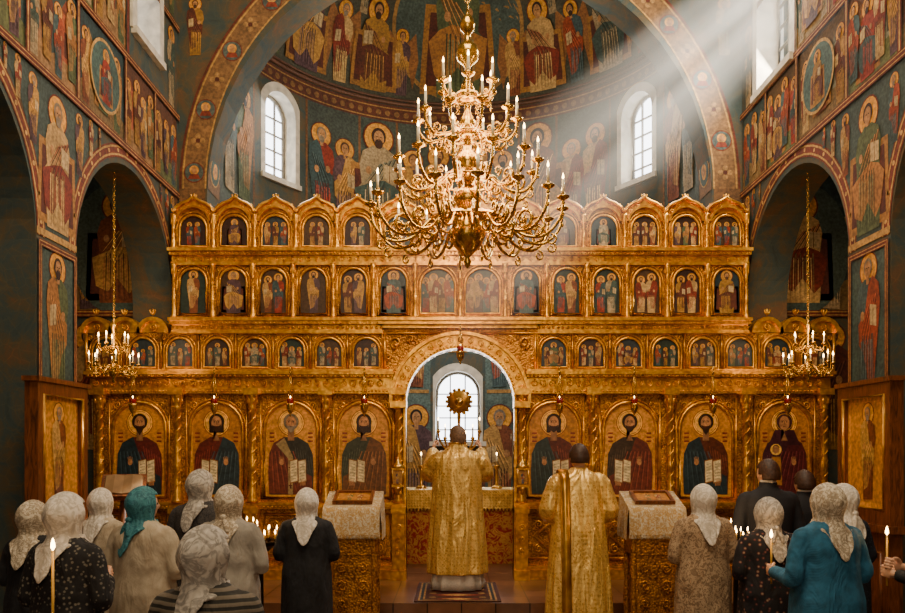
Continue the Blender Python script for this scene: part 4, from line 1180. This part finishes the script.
def person(name, x, y, H, gmat, z0=0.0, yaw=0.0, hyaw=0.0, tilt=0.0, scarf=None, hair=None, wide=1.0, kind='coat', candle=False, seed=0, legs=SHOE, long=0, cl=.2, cpos=(.17, .25, 1.12)):
    rng = random.Random(seed+11)
    e = empty(name, (x, y, z0), yaw); s = H/1.65
    gm = MB(); ph = rng.uniform(0, 6)
    w = wide
    if kind == 'coat':
        R = [(.30, .225, .185, 0, 0, .035), (.5, .22, .18, 0, 0, .03), (.75, .215, .175, 0, 0, .022), (.92, .212, .165, 0, -.005, .014), (1.05, .19, .148, 0, 0, .012), (1.17, .185, .142, 0, .0, .008), (1.27, .193, .134, 0, -.004, .005),
             (1.335, .188, .115, 0, -.01, 0), (1.38, .155, .09, 0, -.015, 0), (1.415, .10, .072, 0, -.016, 0), (1.44, .066, .064, 0, -.014, 0), (1.455, .062, .06, 0, -.012, 0)]
        sh, ew, wr = (.168, -.01, 1.325), (.238, -.02, 1.06), (.075, .25, 1.14); rr = (.066, .06, .057, .05, .042)
    elif kind == 'man':
        R = [(.70, .20, .14, 0, 0, .01), (.85, .195, .145, 0, 0, .01), (1.0, .18, .14, 0, 0, .008), (1.15, .195, .145, 0, 0, .004), (1.28, .215, .14, 0, -.005, 0),
             (1.345, .205, .115, 0, -.01, 0), (1.385, .16, .088, 0, -.015, 0), (1.415, .095, .07, 0, -.016, 0), (1.44, .066, .062, 0, -.014, 0)]
        sh, ew, wr = (.195, -.01, 1.33), (.26, -.02, 1.05), (.09, .22, .98); rr = (.068, .06, .055, .048, .04)
    elif kind == 'deacon':
        R = [(.06, .30, .23, 0, 0, .05), (.3, .285, .22, 0, 0, .045), (.6, .26, .20, 0, 0, .035), (.9, .235, .18, 0, 0, .022), (1.1, .215, .16, 0, 0, .012), (1.25, .215, .145, 0, 0, .004),
             (1.335, .20, .12, 0, -.01, 0), (1.385, .16, .095, 0, -.012, 0), (1.42, .10, .078, 0, -.012, 0), (1.45, .07, .068, 0, -.01, 0)]
        sh, ew, wr = (.185, -.01, 1.32), (.265, .0, 1.06), (.13, .24, 1.02); rr = (.078, .085, .09, .095, .10)
    elif kind == 'priest':
        R = [(.17, .30, .25, 0, 0, .045), (.4, .29, .24, 0, 0, .04), (.7, .27, .225, 0, .01, .034), (.95, .255, .21, 0, .02, .026), (1.12, .25, .19, 0, .02, .015), (1.25, .235, .17, 0, .01, .008),
             (1.33, .205, .14, 0, -.0, 0), (1.385, .155, .105, 0, -.012, 0), (1.43, .105, .09, 0, -.014, 0), (1.46, .088, .082, 0, -.016, 0), (1.475, .085, .08, 0, -.018, 0)]
        sh, ew, wr = (.165, .0, 1.30), (.275, .12, 1.17), (.25, .33, 1.40); rr = (.09, .105, .115, .085, .06)
    R = [(z*s, rx*s*w, ry*s*w, cx, cy*s, fo) for z, rx, ry, cx, cy, fo in R]
    gm.loft(R, 56, ph=ph)
    hands = []
    for k in (-1, 1):
        S = V((k*sh[0]*w, sh[1], sh[2]))*s; Em = V((k*ew[0]*w, ew[1], ew[2]))*s; Wm = V((k*wr[0], wr[1], wr[2]))*s
        if candle and k == candle:
            Wm = V((k*cpos[0], cpos[1], cpos[2]))*s
        P = catmull([S-V((k*.06, 0, .01))*s, S, (S+Em)/2+V((k*.012, 0, 0)), Em, (Em+Wm)/2, Wm], 4)
        n = len(P); rad = []
        for i in range(n):
            t = i/(n-1)*(len(rr)-1); a = int(min(t, len(rr)-2)); f = t-a
            rad.append((rr[a]*(1-f)+rr[a+1]*f)*s*(w**.5)*(1+.035*math.sin(i*2.1+ph)))
        gm.tube(P, rad, 14)
        hands.append((k, Em, Wm))
    if kind in ('coat', 'man'):
        gm.lathe([(.066*s, 1.42*s), (.072*s, 1.45*s), (.070*s, 1.475*s), (.05*s, 1.47*s)], (0, -.012*s, 0), 16)
    g = gm.obj('garment', [gmat], e); remesh(g, .013 if kind != 'priest' else .012)
    lg = MB()
    for k in (-1, 1):
        lg.tube([(k*.09*s, 0, .95*s), (k*.095*s, .01, .5*s), (k*.095*s, -.005, .28*s), (k*.095*s, 0, .06*s)], [.085*s, .06*s, .055*s, .04*s] if kind != 'man' else [.10*s, .085*s, .075*s, .075*s], 12)
        lg.loft([(0.003, .042, .12, k*.1*s, .05, 0), (.03, .045, .125, k*.1*s, .05, 0), (.06, .038, .10, k*.1*s, .03, 0), (.10, .035, .05, k*.1*s, -.01, 0)], 16)
    l = lg.obj('legs_and_shoes', [legs], e); remesh(l, .012, 2)
    if kind == 'priest' or kind == 'deacon':
        al = MB(); al.loft([(.015, .265*s, .22*s, 0, 0, .05), (.1, .262*s, .215*s, 0, 0, .045), (.35, .22*s, .19*s, 0, 0, .04), (.6, .20*s, .17*s, 0, 0, .02)], 64, nf=12)
        al.obj('white_alb', [WHITE], e)
    if kind == 'priest':
        b = MB()
        b.tube([(.086*s*math.cos(t*pi/16), .082*s*math.sin(t*pi/16)-.018*s, 1.475*s) for t in range(32)], .010, 6, closed=True)
        b.obj('vestment_trim', [GOLDS], e)
    if kind == 'deacon':
        b = MB()
        pts = [(-.15, .10, 1.26), (-.15, .05, 1.40), (-.15, -.03, 1.425), (-.15, -.13, 1.37), (-.15, -.165, 1.2), (-.15, -.195, .9), (-.15, -.225, .5), (-.15, -.24, .22)]
        P = catmull([tuple(c*s for c in p) for p in pts], 5); vs = []
        for p in P: vs += [(p[0]-.045, p[1]+.006, p[2]), (p[0]+.045, p[1]-.004, p[2])]
        b.add(vs, [(2*i, 2*i+1, 2*i+3, 2*i+2) for i in range(len(P)-1)])
        o = b.obj('orarion', [GOLDS], e); so = o.modifiers.new('s', 'SOLIDIFY'); so.thickness = .008
    if kind == 'man':
        b = MB(); b.lathe([(.06*s, 1.42*s), (.064*s, 1.485*s), (.058*s, 1.49*s)], (0, -.014*s, 0), 20); b.obj('shirt_collar', [WHITE], e)
    for k, Em, Wm in hands:
        M = put_hand(e, tuple(Wm+(Wm-Em).normalized()*.02), tuple(Em), k, 'hand_right' if k > 0 else 'hand_left')
        if candle and k == candle:
            p = M @ V((.088, .026, 0)); c = MB()
            c.tube([p+V((0, 0, -.1)), p+V((0, 0, cl))], .0065, 8); c.obj('candle', [BWAX], e)
            c = MB(); c.lathe([(.002, 0), (.011, .016), (.009, .036), (.001, .06)], tuple(p+V((0, 0, cl))), 8); c.obj('candle_flame', [FLAME], e)
            L = bpy.data.lights.new('candle_glow', 'POINT'); L.energy = 2; L.color = (1, .55, .22); L.shadow_soft_size = .02
            lo = bpy.data.objects.new('candle_glow', L); bpy.context.scene.collection.objects.link(lo); lo.parent = e; lo.location = p+V((0, 0, cl+.1))
    hd = empty('head', (0, 0, 1.535*s), hyaw, e); hd.rotation_euler = (tilt, 0, hyaw); hs = .5+.5*s; hd.scale = (hs,)*3
    mkobj('face', HEAD, None, hd)
    if scarf:
        me = scarf_mesh(rng); me.materials.append(scarf); o = mkobj('headscarf', me, None, hd)
        so = o.modifiers.new('s', 'SOLIDIFY'); so.thickness = .005; so.offset = 1
        su = o.modifiers.new('u', 'SUBSURF'); su.levels = 1; su.render_levels = 1
    if hair:
        me = hair_mesh(long); me.materials.append(hair); o = mkobj('hair', me, None, hd)
        so = o.modifiers.new('s', 'SOLIDIFY'); so.thickness = .010; so.offset = 1
    return e

SC_W = m_pattern('scarf_white', hx('e4dccf'), hx('c4bbac'), 16, 'lace', .8)
SC_G = m_pattern('scarf_grey', hx('c6beb2'), hx('948e86'), 14, 'lace', .8)
SC_P = m_pattern('scarf_cream', hx('dccfb8'), hx('a09078'), 22, 'lace', .8)
SC_T = m_pattern('scarf_teal', hx('2a6674'), hx('3e828c'), 20, 'lace', .7)
C_DOT = m_pattern('coat_dotted', hx('141418'), hx('6a665c'), 40, 'floral')
C_BLK = m_pattern('sweater_black', hx('111215'), hx('1c1e24'), 30, 'knit')
C_CRM = m_pattern('sweater_cream', hx('a89880'), hx('c2b49c'), 12, 'knit')
C_GRY = m_pattern('coat_grey', hx('8c867c'), hx('a8a296'), 10, 'knit')
C_DGR = m_pattern('coat_tweed', hx('26262c'), hx('46423e'), 40, 'lace')
C_STR = m_pattern('top_striped', hx('26241f'), hx('6e6456'), 11, 'stripe')
C_BGE = m_pattern('sweater_beige', hx('7c644a'), hx('ae9474'), 24, 'lace')
C_FLO = m_pattern('blouse_floral', hx('141218'), hx('5e2a28'), 24, 'floral', c3=hx('8a7a64'))
C_BLU = m_pattern('cardigan_blue', hx('205a78'), hx('2a6e92'), 20, 'knit')
C_NVY = m_pattern('blouse_navy', hx('121826'), hx('343c4c'), 40, 'floral')
C_PAL = m_pattern('coat_pale', hx('a09484'), hx('bcb09c'), 16, 'knit')
BRN = m_simple('hair_brown', hx('402618'), .55, 0, 60, .5, .3); GRH = m_simple('hair_greying', hx('7e6048'), .6, 0, 60, .5, .3)

W = 'woman_in_headscarf'
person(W, -2.26, 4.35, 1.64, C_DOT, scarf=SC_W, wide=1.02, seed=1, yaw=-.25, hyaw=-.2)
person(W, -3.05, 5.5, 1.52, C_BLK, scarf=SC_P, seed=2, yaw=-.2)
person(W, -2.22, 3.4, 1.36, C_PAL, scarf=SC_G, seed=3, yaw=-.1, candle=1, cl=.47, cpos=(.23, .28, 1.12))
person(W, -3.1, 6.7, 1.55, C_CRM, scarf=SC_W, seed=4, yaw=-.2)
person(W, -2.27, 5.5, 1.62, C_CRM, scarf=SC_T, wide=1.12, seed=5, yaw=-.2, hyaw=-.5)
person(W, -2.15, 6.4, 1.72, C_DGR, scarf=SC_G, wide=1.05, seed=6, yaw=-.1, hyaw=-.35)
person(W, -1.74, 5.75, 1.62, C_GRY, scarf=SC_P, wide=1.08, seed=7, yaw=-.1)
person(W, -1.12, 3.2, 1.56, C_STR, scarf=SC_G, wide=1.08, seed=8, yaw=-.1, hyaw=-.5)
person(W, -1.34, 6.7, 1.55, C_BLK, scarf=SC_W, wide=1.05, seed=9)
person(W, 1.94, 6.35, 1.60, C_BGE, scarf=SC_W, wide=1.08, seed=10, yaw=.1)
person(W, 2.27, 5.85, 1.52, C_FLO, scarf=SC_G, wide=1.1, seed=11, yaw=.15)
person(W, 2.36, 5.1, 1.66, C_BLU, scarf=SC_P, wide=1.12, seed=12, yaw=.25, candle=-1, cl=.22, cpos=(.19, .28, 1.06))
person(W, 3.0, 6.2, 1.61, C_NVY, scarf=SC_W, wide=1.0, seed=13, yaw=.25, hyaw=.2)
person(W, 3.06, 4.95, 1.62, C_BLK, scarf=SC_P, wide=1.0, seed=14, yaw=.9, candle=-1, cl=.24, cpos=(.04, .28, 1.1))
person('man_in_suit', 2.74, 7.05, 1.81, SUIT, hair=BRN, kind='man', seed=15, yaw=.1, hyaw=.3, legs=SUIT)
person('man_in_suit', 3.2, 7.35, 1.70, SUIT, hair=BRN, kind='man', seed=16, yaw=.2, legs=SUIT)
person('priest', -.04, 9.0, 1.86, BROC, z0=.313, kind='priest', hair=GRH, seed=17, hyaw=.4, tilt=.05, long=.02)
person('deacon', 1.12, 7.55, 1.80, BROC, z0=.152, kind='deacon', hair=BRN, seed=18, hyaw=.15, yaw=.05, wide=1.0)

# ------------------------------------------------------------------ lights
def light(name, kind, loc, energy, col, size=1, rot=None, to=None, sy=None):
    L = bpy.data.lights.new(name, kind); L.energy = energy; L.color = col
    if kind == 'AREA':
        L.size = size
        if sy: L.shape = 'RECTANGLE'; L.size_y = sy
    elif kind == 'POINT': L.shadow_soft_size = size
    o = bpy.data.objects.new(name, L); bpy.context.scene.collection.objects.link(o); o.location = loc
    if to is not None: o.rotation_euler = (V(to)-V(loc)).to_track_quat('-Z', 'Y').to_euler()
    return o
for z, en in ((4.2, 130), (4.65, 95), (5.1, 50)):
    light('chandelier_glow', 'POINT', (.04, 7.0, z+.05), en, (1, .67, .36), .35)
for k in (-1, 1): light('small_chandelier_glow', 'POINT', (k*3.86, 8.5, 3.25), 14, (1, .6, .3), .15)
light('overhead_fill', 'AREA', (0, 3.5, 9.6), 580, (1, .78, .52), 4, to=(0, 8.8, 2.5))  # added fill lamp under the vault
light('rear_fill', 'AREA', (0, -3.5, 5.0), 210, (1, .79, .54), 5, to=(0, 8, 2.5))  # added fill behind the camera for crowd and iconostasis, no opening there
light('sanctuary_window_light', 'AREA', (0, AY+RR-.1, 2.7), 12, (.9, .94, 1), .8, to=(0, 9, 1.5))
light('sanctuary_fill', 'AREA', (0, 12.4, 5.0), 50, (.92, .95, 1), 2.0, to=(0, 12.8, 0))  # added fill shining down to brighten the sanctuary, not a window
light('conch_fill', 'AREA', (0, 11.2, 7.0), 60, (1, .86, .66), 2.5, to=(0, 12.0, 9.8))  # added fill aimed up at the conch paintings, no opening behind it
for t in (-TW, TW):
    p = apos(t, RR-.1); light('apse_window_light', 'AREA', (p[0], p[1], 6.8), 70, (1, .94, .85), .7, to=(0, 8, 5.5), sy=1.3)
light('side_window_light', 'AREA', (XW-.08, 9.15, 7.0), 180, (1, .91, .78), .8, to=(-1.5, 8.4, 3.5), sy=1.3)
for k in (-1, 1): light('aisle_fill', 'AREA', (k*5.4, 6.5, 5.5), 24, (1, .80, .56), 1.6, to=(k*5.4, 8, 2))  # added fill lamps under the aisle ceilings, the aisles have no windows
S = bpy.data.lights.new('sun', 'SUN'); S.energy = 8; S.angle = .01; S.color = (1, .93, .8)
so = bpy.data.objects.new('sun', S); bpy.context.scene.collection.objects.link(so)
so.rotation_euler = (V((0, 8.3, 3.9))-V((XW, 9.2, 7.0))).to_track_quat('-Z', 'Y').to_euler()

# sunbeam below the side window, imitated by a volume that glows by itself
def haze_glow():
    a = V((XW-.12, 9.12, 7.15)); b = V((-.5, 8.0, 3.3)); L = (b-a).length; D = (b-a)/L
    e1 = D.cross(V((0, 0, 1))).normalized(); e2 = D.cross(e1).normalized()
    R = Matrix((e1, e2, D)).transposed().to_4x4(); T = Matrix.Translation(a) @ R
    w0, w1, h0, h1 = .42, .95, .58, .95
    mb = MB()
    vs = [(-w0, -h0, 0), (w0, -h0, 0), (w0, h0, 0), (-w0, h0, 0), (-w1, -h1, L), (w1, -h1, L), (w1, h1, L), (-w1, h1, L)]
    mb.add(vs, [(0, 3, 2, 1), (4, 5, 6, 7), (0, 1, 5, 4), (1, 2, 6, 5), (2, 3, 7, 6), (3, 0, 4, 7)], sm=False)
    m = bpy.data.materials.new('self_glowing_haze'); m.use_nodes = True; nt = m.node_tree; nt.nodes.clear()
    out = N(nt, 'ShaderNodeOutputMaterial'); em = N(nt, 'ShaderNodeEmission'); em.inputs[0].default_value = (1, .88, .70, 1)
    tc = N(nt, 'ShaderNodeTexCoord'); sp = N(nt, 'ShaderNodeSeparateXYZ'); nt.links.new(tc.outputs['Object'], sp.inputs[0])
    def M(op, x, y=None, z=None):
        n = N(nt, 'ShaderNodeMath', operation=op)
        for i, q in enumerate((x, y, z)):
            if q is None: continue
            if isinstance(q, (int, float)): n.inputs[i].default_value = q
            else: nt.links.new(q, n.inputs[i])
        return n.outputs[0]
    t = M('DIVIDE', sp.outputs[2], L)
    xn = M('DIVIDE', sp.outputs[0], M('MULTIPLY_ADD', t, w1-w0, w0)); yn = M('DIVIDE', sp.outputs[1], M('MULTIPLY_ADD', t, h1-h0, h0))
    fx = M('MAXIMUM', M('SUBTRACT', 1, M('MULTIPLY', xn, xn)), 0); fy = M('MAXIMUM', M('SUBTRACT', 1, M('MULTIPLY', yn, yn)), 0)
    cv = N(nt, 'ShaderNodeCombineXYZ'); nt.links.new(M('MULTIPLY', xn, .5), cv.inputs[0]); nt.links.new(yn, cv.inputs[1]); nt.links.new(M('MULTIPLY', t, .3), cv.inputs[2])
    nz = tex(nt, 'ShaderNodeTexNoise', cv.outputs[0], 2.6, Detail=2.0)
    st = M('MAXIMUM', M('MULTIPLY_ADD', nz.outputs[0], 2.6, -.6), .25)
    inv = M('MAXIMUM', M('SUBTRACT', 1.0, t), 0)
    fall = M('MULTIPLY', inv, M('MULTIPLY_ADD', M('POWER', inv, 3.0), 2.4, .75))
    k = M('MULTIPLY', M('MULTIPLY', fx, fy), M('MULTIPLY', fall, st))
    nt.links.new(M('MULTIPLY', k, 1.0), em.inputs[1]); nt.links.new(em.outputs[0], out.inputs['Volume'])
    o = mb.obj('painted_beam_shaft', [m]); o.matrix_world = T
haze_glow()

w = bpy.data.worlds.new('World'); bpy.context.scene.world = w; w.use_nodes = True
bg = w.node_tree.nodes['Background']; bg.inputs[0].default_value = (.92, .95, 1, 1); bg.inputs[1].default_value = 8

cam = bpy.data.cameras.new('Camera'); co = bpy.data.objects.new('Camera', cam); bpy.context.scene.collection.objects.link(co)
co.location = (CAMX, CAMY, CAMZ); co.rotation_euler = (pi/2, 0, 0)
cam.sensor_width = 36; cam.lens = 36*800/905; cam.shift_y = 143.5/905; cam.clip_start = .05
bpy.context.scene.camera = co
